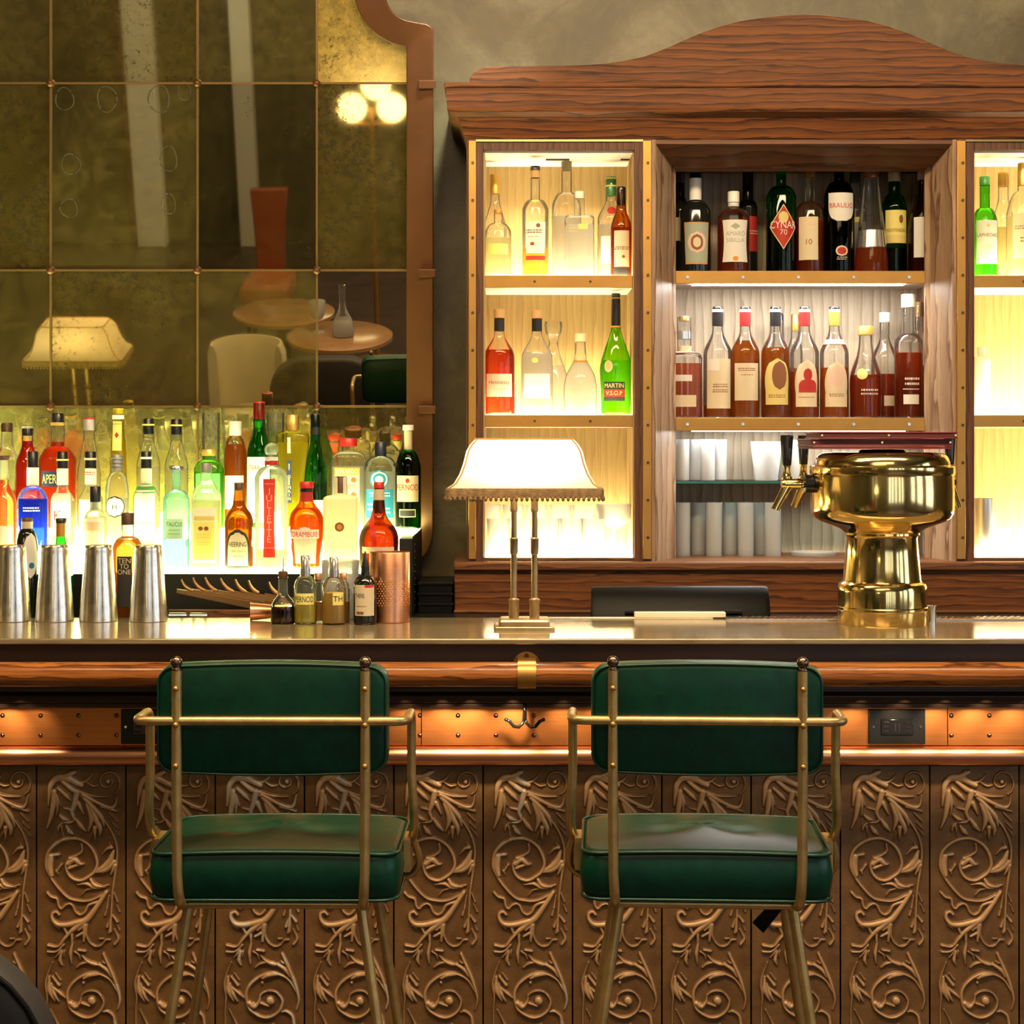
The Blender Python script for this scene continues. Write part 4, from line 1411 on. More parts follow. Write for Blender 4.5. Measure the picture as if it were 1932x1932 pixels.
b = B('pale bottle with white-striped black cap and white label framed in green', 276, T2Y, T2, 852, 50, 940, 916, 20, 'round', glass=CLR, liq=PALE, level=935, cap=(BLK, 883, 19), group=G2)
b.ring(PW_, 862, 866, 1.2).ring(PPK, 884, 912, 0.5, 'neck_label').label(PGN, 912, 930, 22).label(PW_, 914, 1020, 21).fine(986, 6, PG, 0, 36)

# --- front step
b = B('tall clear bottle of pale pink liquor cut off by the picture edge, front step', 8, T1Y, T1, 860, 46, 950, 905, 15, 'slope', glass=CLR, liq=PINKL, level=905, cap=(BRN, 868, 19), group=G1)
b.label(PW_, 992, 1025, 22)
b = B('small clear bottle with black cap and cream label in front of the emblem bottle', 180, T1Y, T1, 918, 46, 985, 962, 20, 'round', glass=CLR, liq=PALE, level=975, cap=(BLK, 947, 20), group=G1)
b.ring(PGY, 947, 962, 0.5).label(PW_, 977, 1030, 22).label(PPK, 984, 1000, 19)
b = B('pale turquoise hexagonal bottle with silver cap and grey-green label', 333, T1Y, T1, 879, 50, 943, 924, 15, 'round', glass=TEAL, liq=TEALL, level=1017, cap=(SIL, 887, 28), n=2.6, group=G1)
b.label(PGY, 978, 1016, 18).text('ITALICUS', 988, 8, PK, 0, 32).fine(999, 4.5, PK, 0, 22).fine(1006, 3.5, PK, 0, 24)
b = B('clear square bottle with grey cap, yellow label and two gold bands', 389, T1Y, T1, 874, 54, 938, 898, 20, 'slope', glass=CLR, liq=PALE, level=945, cap=(plastic((0.35, 0.34, 0.32), 0.35), 891, 18), n=4.0, d=0.85, group=G1)
b.label(PW_, 958, 1060, 24).label(PG, 973, 981, 20).label(PY_, 983, 1046, 20).label(PG, 1047, 1055, 20).label(PBR, 992, 1000, 4, 'oval', -6).label(PBR, 992, 1000, 4, 'oval', 4).fine(1010, 9, PG, 0, 26).fine(1024, 7, PG, 0, 26)
b = B('brown-gold flat-shouldered cherry liqueur bottle with a big cream label', 451, T1Y, T1, 911, 55, prof=[(1075, 24.5), (1010, 27), (985, 27), (970, 23), (955, 13), (940, 10.5), (925, 9), (912, 8)], glass=AMB2, liq=liquid((0.62, 0.36, 0.06), 0.25), level=945, cap=(BRN, 925, 18), d=0.75, group=G1)
b.label(PK, 998, 1071, 24, 'arch').label(PC, 1004, 1066, 20, 'arch').text('HEERING', 1026, 9, PK, 0, 34).text('CHERRY LIQUEUR', 1039, 3.6, PK, 0, 30).fine(1048, 4, PK)
b = B('tall clear cylinder bottle with glass ball stopper and long red upright label', 512, T1Y, T1, 860, 62, 900, 880, 24, 'round', glass=CLR, liq=PALE, level=1036, group=G1)
m = MB().sphere((0, 0, b.H + 0.016), 0.0185, 20).lathe([(0.012, -0.004), (0.012, 0.001)], (0, 0, b.H), 16)
me = bpy.data.meshes.new('stopper'); me.from_pydata(m.v, [], m.f); polish(me, CLR); link(bpy.data.objects.new('stopper', me), b.o)
b.ring(WHT, 862, 869, 0.9).ring(RED, 870, 877, 0.9).label(PR, 903, 1050, 11.5, 'waist').stack('JULIETTE', 920, 1022, 12, PPK)
b.fine(912, 4, PPK, 0, 18).fine(1032, 3.5, PPK, 0, 18)
b = B('bulbous amber whisky liqueur bottle with red cap and ribbon label', 578, T1Y, T1, 909, 67, prof=[(1075, 24), (1050, 26.5), (1010, 32.5), (985, 33), (968, 29), (955, 19), (945, 13), (930, 11.5), (910, 11)], glass=AMB, liq=liquid((0.75, 0.28, 0.04), 0.3), level=958, cap=(RED, 921, 27), d=0.8, group=G1)
b.ring(BLK, 922, 928, 1.5).ring(PR, 928, 946, 0.7, 'neck_label').label(PPK, 1014, 1062, 24, 'taper').label(PW_, 993, 1010, 12, 'oval').label(PW_, 998, 1015, 28).text('DRAMBUIE', 1007, 10, RED, 0, 50)
b = B('cream coloured square bottle with brown cap and small round medallion', 643, T1Y, T1, 899, 64, 945, 934, 24, 'square', glass=paper((0.92, 0.86, 0.58), 0.3), cap=(BRN, 930, 22), n=6.0, d=0.8, group=G1)
b.label(PBR, 984, 1002, 8.5, 'oval').label(POR, 988, 998, 4.5, 'oval').fine(1030, 5, PG, 0, 42)
b = B('round-bellied dark orange liqueur bottle with red cap and diagonal red ribbon', 715, T1Y, T1, 910, 76, prof=[(1075, 33), (1040, 37), (1016, 37.5), (1000, 33), (985, 22), (972, 14), (950, 11), (911, 9)], glass=AMB3, liq=liquid((0.5, 0.16, 0.03), 0.12), level=945, cap=(RED, 921, 20), group=G1)
b.ring(PC, 923, 943, 0.7, 'neck_label').label(PC, 1030, 1042, 34)
zs = np.linspace(b.zz(948), b.zz(1028), 16)
v = []
for i in range(16):
    z = float(zs[15 - i])
    s = (-4 - 15 * i / 15) * b.s
    hw = (3.5 + 3.0 * i / 15) * b.s
    v += [b.pt(s - hw, z, 0.0016), b.pt(s + hw, z, 0.0016)]
f = [(2 * i, 2 * i + 1, 2 * i + 3, 2 * i + 2) for i in range(15)]
me = bpy.data.meshes.new('ribbon'); me.from_pydata(v, [], f); me.shade_smooth(); me.materials.append(RED)
link(bpy.data.objects.new('ribbon', me), b.o)['label'] = 'red ribbon'

# --- ledge behind the shakers
b = B('small dark bottle with cork top and round white label behind the shakers', 51, LGY, LG, 977, 42, 1034, 998, 20, 'round', glass=DARK, cap=(BRN, 984, 21), group=G0)
b.ring(PC, 984, 997, 0.9, 'cork').label(PW_, 1005, 1090, 14, 'oval', 12).label(PB, 1060, 1072, 5, 'oval', 14)
b = B('green sparkling wine bottle with orange foil behind the second shaker', 115, LGY, LG, 978, 46, 1090, 1015, 19, 'slope', glass=GRN, liq=liquid((0.35, 0.75, 0.1), 0.3), level=1040, cap=(BLK, 987, 20), group=G0)
b.ring(plastic((0.62, 0.30, 0.06), 0.3, 0.6), 987, 1012, 0.8, 'foil', 'orange foil').label(PC, 1072, 1125, 21).label(POR, 1112, 1118, 21)
b = B('amber rum bottle with dark label and large pale capitals, between the shakers', 241, LGY, LG, 968, 62, 1040, 1012, 24, 'round', glass=CLR, liq=WHISKY, level=1018, cap=(BRN, 990, 24), group=G0)
b.label(PK, 1048, 1142, 14).text('TEN', 1056, 9, PC, 0, 24).text('TO', 1066.5, 9, PC, 0, 16).text('ONE', 1077, 9, PC, 0, 24)

# --- cabinet, lit bay by the lamp: upper shelf
BY = 4.865
S1 = Z(520, CY + 0.02) + 0.0005
S2 = Z(783, CY + 0.02) + 0.0005
GU = 'bottles on the upper shelf of the bay over the lamp'
GM = 'bottles on the middle shelf of the bay over the lamp'
b = B('tall clear bottle with long yellow cap behind the short orange-capped one', 934, BY + 0.045, S1, 330, 46, 440, 372, 17, 'slope', glass=CLR, liq=PALE, level=450, cap=(GLD, 366, 18), group=GU)
b = B('short clear bottle with an orange cap and yellow label, first in the upper lit bay', 940, BY - 0.035, S1, 396, 50, 438, 420, 16, 'round', glass=CLR, liq=PALE, level=450, cap=(ORG, 403, 15), group=GU)
b.label(PY_, 462, 482, 20)
b = B('clear bottle of golden spirit with black top and slanted white label', 1010, BY - 0.03, S1, 314, 50, 395, 376, 18, 'round', glass=CLR, liq=GOLD_L, level=468, cap=(BLK, 322, 19), group=GU)
b.ring(CORK, 322, 336, 0.3, 'cork').label(PW_, 421, 480, 21, 'taper').fine(439, 7, BRN, -3, 32).fine(449, 3.5, BRN, -3, 22).label(PBR, 424, 432, 4, 'oval', 5).label(PBR, 459, 466, 4, 'oval', -6).label(PR, 485, 493, 19)
b = B('tallest clear decanter-like bottle with pale stopper in the upper lit bay', 1069, BY + 0.045, S1, 300, 56, 388, 362, 20, 'round', glass=CLR, liq=WATER, level=410, cap=(plastic((0.85, 0.72, 0.4)), 322, 19), group=GU)
b = B('squat clear square bottle with orange-topped cap in front of the tall decanter', 1093, BY - 0.035, S1, 362, 56, 418, 405, 20, 'square', glass=CLR, liq=WATER, level=425, cap=(plastic((0.88, 0.8, 0.6)), 375, 20), n=5.0, d=0.8, group=GU)
b.cap(CORK, 367, 15, None, 'cap_top').label(PY_, 425, 435, 9, 'rect', 6).fine(436, 8, PG, -12)
b = B('clear bottle with green banded cap and round red seal', 1153, BY + 0.04, S1, 334, 52, 415, 376, 20, 'slope', glass=CLR, liq=WATER, level=425, cap=(plastic((0.05, 0.22, 0.06)), 370, 20), group=GU)
b.ring(PY_, 336, 339, 1.0).ring(PY_, 350, 353, 1.0).label(PR, 392, 407, 8, 'oval').label(PW_, 448, 500, 22)
b = B('slim amber bottle with black capsule and tall cream label by the bay edge', 1172, BY - 0.04, S1, 353, 40, 432, 390, 18, 'slope', glass=AMB, liq=WHISKY, level=430, cap=(BLK, 387, 18), group=GU)
b.label(PC, 437, 505, 15).fine(470, 6, BRN, 0, 60, True).label(PBR, 483, 489, 3, 'oval', 3).label(PK, 507, 520, 17)
# middle shelf
b = B('cognac bottle of red-brown spirit with pink-cream label on the middle shelf', 942, BY - 0.01, S2, 584, 58, 672, 628, 19, 'slope', taper=1.06, glass=CLR, liq=COGN, level=660, cap=(CORK, 600, 21), d=0.8, group=GM)
b.ring(BLK, 601, 625, 0.5, 'neck_label').label(PPK, 706, 749, 27).text('Hennessy', 723, 10, BRN, 0, 40).text('V.S.O.P', 735, 5, POR, 0, 24)
b = B('clear bottle with the same orange cap and black neck wrap, second on the middle shelf', 1013, BY - 0.01, S2, 586, 59, 676, 628, 19, 'slope', taper=1.06, glass=CLR, liq=WATER, level=665, cap=(CORK, 601, 21), d=0.8, group=GM)
b.ring(BLK, 602, 625, 0.5, 'neck_label').label(PW_, 706, 752, 27).label(PY_, 676, 686, 6, 'oval', -4)
b = B('clear flared decanter with bowl-shaped glass stopper', 1044, BY + 0.055, S2, 606, 70, prof=[(785, 36), (740, 34), (700, 24), (670, 13), (650, 9), (640, 9), (634, 11), (628, 15), (615, 17), (607, 16)], glass=CLR, liq=WATER, level=690, name='decanter', cat='decanter', group=GM)
b = B('round-bellied clear flask with pale cap and dark line at the neck', 1095, BY - 0.02, S2, 630, 64, prof=[(785, 27), (760, 31), (735, 32), (710, 28), (692, 19), (680, 13), (660, 10.5), (631, 10)], glass=CLR, liq=WATER, level=683, cap=(plastic((0.85, 0.75, 0.45)), 645, 21), group=GM)
b.ring(POR, 680, 684, 0.3, 'liquor_line')
b = B('tall frosted bright green cognac bottle with black capsule', 1162, BY - 0.01, S2, 554, 62, prof=[(785, 27), (740, 28.5), (710, 30.5), (690, 30), (660, 22), (640, 14.5), (622, 9.5), (600, 8.5), (555, 8)], glass=BGRN, liq=liquid((0.55, 0.85, 0.10), 0.5), level=680, cap=(BLK, 560, 17), d=0.8, group=GM)
b.ring(CORK, 561, 564, 0.5).ring(BLK, 565, 615, 0.6, 'capsule').ring(ORG, 615, 618, 0.8).label(PC, 680, 703, 8.5, 'oval', -16).label(PG, 683, 700, 6, 'oval', -16).label(PK, 721, 757, 21, 'rect', -5).label(PR, 735, 749, 21, 'rect', -5).text('MARTIN', 728, 8, PG, -5, 36).text('V.S.O.P', 742, 8, PG, -5, 30)

# --- niche upper shelf
NYB = 4.985
N1 = Z(511, NY) + 0.0005
N2 = Z(788, NY) + 0.0005
GN = 'bottles on the upper shelf of the middle niche'
GW = 'whiskeys on the middle shelf of the niche'
b = B('dark bottle with a pale label mostly hidden by the niche frame', 1283, NYB + 0.03, N1, 316, 48, 400, 370, 18, 'slope', glass=DARK, cap=(SIL, 345, 18), group=GN)
b.label(PC, 413, 457, 21)
b = B('black vermouth bottle with red cap, white neck wrap and patterned label', 1312, NYB - 0.03, N1, 316, 58, 400, 380, 22, 'round', glass=DARK, cap=(RED, 337, 21), group=GN)
b.ring(WHT, 337, 378, 0.6, 'neck_label').label(POR, 422, 501, 26, 'taper').label(PGY, 424, 498, 24, 'taper').label(PPK, 440, 480, 17, 'oval').label(PBR, 445, 475, 11, 'oval').label(PC, 450, 470, 7, 'oval')
b = B('clear bottle of dark red liquor with white stopper and ornate white label', 1384, NYB - 0.03, N1, 362, 61, 410, 393, 20, 'round', glass=CLR, liq=DKRUM, level=416, cap=(WHT, 382, 22), group=GN)
b.ring(PW_, 383, 390, 0.4).label(PW_, 418, 497, 26, 'waist').text('AMARO', 444, 9, PGY, 0, 36).text('SIBILLA', 456, 8, PGY, 0, 34).label(PGY, 424, 436, 9, 'diamond').label(POR, 486, 495, 5, 'oval')
b = B('slim black bottle with silver cap and red-brown label behind the ornate white label', 1411, NYB + 0.06, N1, 316, 37, 392, 378, 21, 'round', glass=DARK, cap=(SIL, 340, 19), group=GN)
b.label(PR, 410, 476, 16, 'rect', 4).fine(440, 8, PC, 4, 50, True)
b = B('green artichoke liqueur bottle with dark red diamond label', 1474, NYB - 0.03, N1, 316, 57, 372, 350, 19, 'round', glass=GRN, liq=liquid((0.06, 0.04, 0.01), 0.1), level=440, cap=(WHT, 328, 18), group=GN)
b.label(PG, 389, 473, 28, 'diamond').label(PR, 392, 470, 25, 'diamond').label(PG, 402, 424, 9, 'oval').text('CYNAR', 427, 14, PW_, 0, 50).text('70', 441, 10, PC)
b = B('clear-shouldered bottle with amber cap and cream label bearing a number ten', 1528, NYB - 0.03, N1, 316, 56, 400, 380, 20, 'round', glass=thin_glass((0.93, 0.9, 0.75), 0.5), liq=DKRUM, level=415, cap=(POR, 335, 19), group=GN)
b.label(PC, 412, 493, 19, 'rect', -8).text('10', 459, 10, PBR, -6).label(PPK, 420, 430, 5, 'oval', -2)
b = B('dark olive bottle with big white shield label and small round emblem', 1583, NYB - 0.03, N1, 316, 58, 370, 342, 20, 'round', glass=DGRN, liq=liquid((0.03, 0.03, 0.01), 0.1), level=420, cap=(SIL, 338, 19), group=GN)
b.label(PW_, 367, 420, 26, 'shield').text('BRAULIO', 391, 9, RED, 0, 46).label(PC, 466, 486, 11, 'oval').label(PR, 469, 483, 8, 'oval').fine(490, 6, PC)
b = B('clear bottle with dark grey stopper behind the cone-shaped bottle', 1613, NYB + 0.06, N1, 316, 44, 400, 372, 21, 'slope', glass=CLR, liq=WATER, level=420, cap=(plastic((0.10, 0.12, 0.13), 0.35), 345, 20), group=GN)
b.label(PY_, 412, 422, 7)
b = B('clear cone-shaped bottle with orange-red liquor in the foot', 1644, NYB - 0.03, N1, 316, 62, prof=[(515, 30.5), (495, 31), (470, 29), (400, 21), (317, 13)], glass=CLR, liq=liquid((0.92, 0.22, 0.04), 0.3), level=470, cap=(plastic((0.62, 0.30, 0.16), 0.3, 0.8), 336, 29), group=GN)
b.ring(SIL, 436, 468, 0.4, 'silver_band')
b = B('green bottle with cream cap and yellow label in the upper niche', 1687, NYB + 0.02, N1, 316, 48, 392, 366, 21, 'round', glass=GRN, liq=liquid((0.04, 0.03, 0.01), 0.1), level=470, cap=(plastic((0.75, 0.66, 0.42)), 343, 23), group=GN)
b.label(PY_, 399, 461, 22).label(PG, 446, 460, 22).text('MONTENEGRO', 437, 6, PBR, 0, 38).label(PBR, 408, 424, 4, 'oval', 8)
b = B('dark sloping bottle with white label half behind the niche frame', 1740, NYB - 0.02, N1, 316, 52, 430, 345, 16, 'slope', glass=thin_glass((0.45, 0.36, 0.30), 0.4), liq=DKRUM, level=430, cap=(plastic((0.6, 0.42, 0.35)), 340, 18), group=GN)
b.label(PW_, 412, 488, 22)
# niche middle shelf
b = B('ornate bottle of pink-orange liquor with a cut glass stopper', 1291, NYB - 0.01, N2, 597, 66, 682, 664, 26, 'square', glass=CLR, liq=PINKL, level=686, n=4.0, d=0.8, cap=(plastic((0.8, 0.6, 0.25), 0.3, 0.5), 606, 19), group=GW)
b.ring(SIL, 625, 640, 0.8).ring(PC, 653, 666, 0.5, 'neck_label').label(PW_, 708, 720, 18, 'rect', -6).label(PC, 746, 768, 22, 'rect', -2)


def whiskey(lab, cx, capm, level, liq, **k):
    b_ = B(lab, cx, NYB - 0.02, N2, 579, 54, 668, 622, 20, 'slope', glass=CLR, liq=liq, level=level, cap=(BLK, 584, 19), group=GW)
    b_.ring(WHT, 584, 589, 0.9).ring(capm, 589, 615, 0.7, 'capsule')
    return b_


b = whiskey('whiskey bottle with black capsule and tall plain cream label reaching near its foot', 1354, BLK, 765, WHISKY)
b.label(PC, 678, 771, 25).label(PW_, 678, 700, 12, 'rect', -12).fine(728, 7, PBR, 2, 28).fine(738, 6, PBR, 2, 30)
b = whiskey('whiskey bottle with red capsule, filled above its lower cream label', 1406, RED, 643, WHISKY)
b.label(PC, 686, 756, 25).fine(698, 6, PBR, 0, 36).fine(708, 5, PBR, 0, 24)
b = whiskey('whiskey bottle with black capsule and gold oval label with a dark picture', 1463, BLK, 656, WHISKY)
b.label(PG, 677, 764, 25, 'oval').label(PBR, 682, 736, 14, 'oval', 4).label(PG, 737, 764, 23).fine(748, 6, PBR, 0, 34)
b = whiskey('whiskey bottle with red capsule and oval label showing a dark red bust', 1518, RED, 700, RUM)
b.label(PC, 680, 768, 23, 'oval').label(PR, 696, 720, 8, 'oval', 2).label(PR, 716, 741, 17, 'arch', 2).label(PC, 742, 768, 21).fine(750, 5, PBR, 0, 30)
b = whiskey('whiskey bottle with gold capsule and pale oval label', 1574, GLD, 694, RUM)
b.ring(PC, 641, 650, 0.4).label(PC, 683, 768, 23, 'oval').label(PPK, 690, 730, 15, 'oval').label(PC, 744, 768, 22).fine(746, 6, PBR, 0, 30)
b = B('dark-capped whiskey bottle behind the gold oval label', 1469, NYB + 0.07, N2, 592, 28, 668, 630, 19, 'slope', glass=CLR, liq=RUM, level=700, cap=(NAVY, 604, 17), group=GW)
b = B('gold-capsuled whiskey bottle behind the bust label', 1500, NYB + 0.07, N2, 593, 28, 662, 632, 15, 'slope', glass=CLR, liq=RUM, level=695, cap=(GLD, 625, 14), group=GW)
b = B('squat dark whiskey bottle with gold cap, round gold seal and white script', 1633, NYB - 0.02, N2, 616, 60, prof=[(790, 28), (760, 29.5), (720, 30), (700, 27), (672, 17), (650, 13), (632, 12), (617, 12)], glass=CLR, liq=DKRUM, level=708, cap=(GLD, 632, 30), group=GW)
b.label(PG, 696, 717, 10, 'oval', -12).fine(740, 12, PW_, 2, 34)
b = B('clear wide-shouldered bottle with ball stopper behind the squat whiskey', 1669, NYB + 0.06, N2, 590, 50, 680, 635, 18, 'slope', glass=CLR, liq=DKRUM, level=706, cap=(WHT, 608, 20), group=GW)
b.label(PC, 747, 766, 10, 'rect', 4)
b = B('tall clear bottle of dark whiskey with white cap and white script', 1714, NYB - 0.03, N2, 556, 53, 645, 628, 20, 'round', glass=CLR, liq=DKRUM, level=666, cap=(WHT, 580, 27), group=GW)
b.fine(720, 16, PW_, 2, 30).label(PW_, 734, 735.5, 16).label(PW_, 745, 763, 15)
b = B('cork-topped bottle at the niche edge behind the tall white-capped one', 1734, NYB + 0.06, N2, 570, 36, 650, 620, 16, 'slope', glass=CLR, liq=RUM, level=690, cap=(CORK, 598, 14), group=GW)

# --- far bay beyond the niche
GR = 'bottles in the far lit bay'
b = B('bright green whisky bottle with white label in the far lit bay', 1858, BY - 0.02, S1, 334, 48, 420, 392, 19, 'round', glass=thin_glass((0.25, 0.72, 0.10), 0.4), liq=liquid((0.5, 0.85, 0.15), 0.4), level=440, cap=(plastic((0.05, 0.30, 0.06)), 350, 20), group=GR)
b.cap(plastic((0.8, 0.5, 0.35)), 339, 14, None, 'cap_top').label(PW_, 418, 500, 22).text('LAPHROAIG', 446, 7, PBR, 0, 40).text('10', 468, 8, PG).label(PG, 424, 432, 3.5, 'diamond')
b = B('pale bottle with yellow cap behind the green whisky in the far bay', 1893, BY + 0.05, S1, 326, 40, 420, 372, 20, 'slope', glass=CLR, liq=PALE, level=430, cap=(GLD, 352, 20), group=GR)
b = B('large clear bottle with gold cap and pale label, cut off by the frame', 1930, BY - 0.02, S1, 308, 62, 405, 360, 20, 'round', glass=CLR, liq=PALE, level=410, cap=(GLD, 350, 20), group=GR)
b.label(PC, 406, 490, 28).fine(432, 7, PBR, -4, 46).fine(455, 10, PBR, -4)
b = B('white bottle standing alone on the middle shelf of the far bay', 1851, BY, S2, 655, 34, 690, 672, 14, 'square', glass=plastic((0.90, 0.86, 0.72), 0.3), group=GR, cap=(WHT, 668, 16))

# ------------------------------------------------------------------ glassware in the cabinet
def tumbler(lab, cx, Y, base, top, w, grp, taper=0.92, thick=0.010, nm='tumbler', cat='glass'):
    s = K * Y
    H = Z(top, Y) - base
    R = w / 2 * s
    m = MB()
    r0 = R * taper
    wl = 0.0014
    outer = [(r0 * 0.94, 0.0), (r0, 0.002), (R, H)]
    inner = [(R - wl, H), (r0 - wl, thick), (0.0005, thick - 0.001)]
    m.lathe(outer + inner, (0, 0, 0), 26, cap1=False)
    me = bpy.data.meshes.new(nm); me.from_pydata(m.v, [], m.f); polish(me, FACET, 0.5)
    o = link(bpy.data.objects.new(nm, me))
    o.location = (X(cx, Y), Y, base)
    tag(o, lab, cat, grp)
    return o


def faceted():
    t = NT('whitened_clear_glass')
    lw = t.n('LayerWeight', Blend=0.3)
    col = t.ramp(lw.outputs['Facing'], [(0.3, (0.96, 0.97, 0.97)), (0.95, (0.5, 0.53, 0.53))])
    tr = t.n('BsdfTransparent'); t.set(tr, 'Color', col)
    gl = t.n('BsdfGlossy', Roughness=0.02)
    nz = t.noise((60, 60, 1.0), 2.0, 2)
    t.set(gl, 'Normal', t.bump(nz, 0.6, 0.004))
    tl = t.n('BsdfTranslucent'); t.set(tl, 'Color', (0.9, 0.92, 0.92))
    fr = t.n('Fresnel', IOR=1.5)
    s1 = t.mixs(fr.outputs[0], tr.outputs[0], gl.outputs[0])
    df = t.n('BsdfDiffuse'); t.set(df, 'Color', (0.9, 0.92, 0.92))
    return t.done(t.mixs(0.5, s1, t.mixs(0.5, tl.outputs[0], df.outputs[0])))  # white share put into the glass for a blown-out glow


FACET = faceted()
GF = GZ + 0.0004
ordn = ['first', 'second', 'third', 'fourth', 'fifth', 'sixth', 'seventh', 'eighth']
for i, cx in enumerate((1287, 1311, 1335, 1358)):
    tumbler('%s straight tumbler from the niche frame on the glass shelf' % ordn[i], cx, 4.95 + (0.05 if i % 2 else 0), GF, 829, 27, 'straight tumblers on the glass shelf', 1.0)
tumbler('flared fluted clear glass in the middle of the glass shelf', 1446, 4.96, GF, 833, 60, 'flared glasses on the glass shelf', 0.72, 0.008)
tumbler('flared clear glass behind the first beer tap handle', 1478, 5.04, GF, 833, 52, 'flared glasses on the glass shelf', 0.75, 0.008)
tumbler('clear straight glass between the two black tap handles', 1502, 4.96, GF, 831, 26, 'flared glasses on the glass shelf', 1.05, 0.006)
NF = NZB + 0.0004
for i, cx in enumerate((1287, 1317, 1347, 1377, 1407, 1437, 1458)):
    tumbler('%s tall highball glass from the niche frame on the niche floor' % ordn[i], cx, 4.97 + (0.06 if i % 2 else 0), NF, 948, 31, 'highball glasses on the niche floor', 0.98, 0.014, 'highball_glass')
tumbler('tall glass on the niche floor just past the beer tower', 1757, 5.0, NF, 985, 34, 'glasses past the beer tower', 0.95, 0.012, 'highball_glass')
tumbler('tall glass on the niche floor against the frame past the beer tower', 1779, 4.95, NF, 980, 32, 'glasses past the beer tower', 0.95, 0.012, 'highball_glass')
tray = MB()
tray.lathe([(0.055, 0.0), (0.062, 0.002), (0.066, 0.014), (0.0645, 0.014), (0.060, 0.004), (0.001, 0.003)], (0, 0, 0), 36, cap1=False)
o = tray.build('glass_dish', FACET, None, smooth=0.6)
o.location = (X(1535, 5.0), 5.0, NF)
tag(o, 'shallow clear glass dish on the niche floor beside the highball glasses', 'dish')


def coupe(lab, cx, Y, base, grp, up=True, R=0.05, H=0.125):
    prof = [(0.033, 0.0), (0.033, 0.0015), (0.008, 0.004), (0.0035, 0.010), (0.0032, 0.055), (0.006, 0.062), (0.022, 0.070), (R * 0.86, 0.088), (R, H - 0.008), (R * 1.01, H), (R * 0.97, H), (R * 0.83, 0.091), (0.02, 0.074), (0.001, 0.070)]
    if not up:
        prof = [(r, H - z) for r, z in prof]
    m = MB().lathe(prof, (0, 0, 0), 28, cap0=up, cap1=not up)
    o = m.build('coupe_glass', FACET, None, smooth=0.8)
    o.location = (X(cx, Y), Y, base)
    tag(o, lab, 'glass', grp)
    return o


bf = BFZ + 0.0004
for i, cx in enumerate((940, 986, 1034, 1078, 1119)):
    tumbler('%s rounded short glass from the side panel in the bay behind the lamp' % ordn[i], cx, BY - 0.03, bf, 978, 44, 'short glasses on the glowing floor behind the lamp', 0.85, 0.010)
for i, cx in enumerate((925, 968, 1012, 1058, 1100)):
    coupe('%s coupe of the back row behind the table lamp' % ordn[i], cx, BY + 0.065, bf, 'coupes behind the lamp', True, 0.03)
coupe('wide coupe glass in the lit bay just past the lampshade', 1160, BY - 0.005, bf, 'coupes behind the lamp', True, 0.052, 0.13)
o = MB().lathe([(0.0275, 0), (0.0285, 0.002), (0.0285, Z(940, 4.83) - bf), (0.027, Z(940, 4.83) - bf), (0.0265, 0.004)], (0, 0, 0), 32).build('steel_cup', M['steel_brushed'], None, smooth=0.6)
o.location = (X(1857, 4.83), 4.83, bf)
tag(o, 'tall brushed steel cup on the glowing floor of the far bay', 'cup')
for i, cx in enumerate((1896, 1924)):
    tumbler('short clear glass beside the tall steel cup' if i == 0 else 'short clear glass cut off by the frame in the far bay', cx, BY + 0.02, bf, 996, 28, 'short glasses in the far bay', 0.9)

# ------------------------------------------------------------------ things on the bar top
SH = 'steel shaker tins'
shk = []
P0 = [(0.0435, 0.0), (0.0447, 0.001), (0.0447, 0.003), (0.0410, 0.060), (0.0365, 0.105), (0.0335, 0.150), (0.0328, 0.166), (0.0318, 0.170), (0.0322, 0.173), (0.0300, 0.1785), (0.020, 0.179)]
shaker_mat = principled('worn_steel_tin', (0.94, 0.85, 0.75), 0.22, 1.0, 0.14, 45, 0.06, (1, 1, 1), rvar=0.12)
labs = ['upturned steel shaker tin cut off by the frame at the end of the row', 'upturned steel shaker tin second from the picture edge', 'upturned steel shaker tin in front of the amber rum bottle', 'upturned steel shaker tin beside the pale turquoise bottle']
proto = None
for cx, lab in zip((22, 103, 186, 280), labs):
    if proto is None:
        proto = MB().lathe(P0, (0, 0, 0), 40).build('shaker_tin', shaker_mat, None, smooth=0.7)
        o = proto
    else:
        o = proto.copy(); COL.objects.link(o)
    o.location = (X(cx, 4.165), 4.165, CT)
    tag(o, lab, 'shaker', SH)

CY1 = 4.10
GC = 'small bitters bottles on the bar top'
b = B('small bitters cruet of dark liquor with cork and metal pour spout', 534, CY1, CT, 1088, 46, prof=[(1178, 22.5), (1160, 23), (1142, 22), (1132, 17), (1124, 11), (1115, 9.5), (1095, 9), (1089, 9.5)], glass=CLR, liq=liquid((0.05, 0.015, 0.006), 0.05), level=1143, name='bitters_bottle', group=GC)
m = MB().lathe([(0.0085, -0.006), (0.0115, 0.003), (0.0115, 0.011), (0.009, 0.013)], (0, 0, b.H), 18)
me = bpy.data.meshes.new('cork'); me.from_pydata(m.v, [], m.f); polish(me, BRN); link(bpy.data.objects.new('cork', me), b.o)
m = MB().tube([(0, 0, b.H + 0.011), (0, 0, b.H + 0.02), (0.0005, 0, b.H + 0.045)], [0.003, 0.0016, 0.0012], 8)
me = bpy.data.meshes.new('pour_spout'); me.from_pydata(m.v, [], m.f); polish(me, M['steel']); link(bpy.data.objects.new('pour_spout', me), b.o)


def dasher(lab, cx, Y, w, top, capb, sh, glass, liq, lev, capm=SIL):
    b_ = B(lab, cx, Y, CT, top, w, sh, capb, 17, 'round', glass=glass, liq=liq, level=lev, name='bitters_bottle', group=GC, cap=(capm, capb, 18))
    b_.ring(capm, capb - 14, capb - 2, 1.8, 'cap_skirt')
    return b_


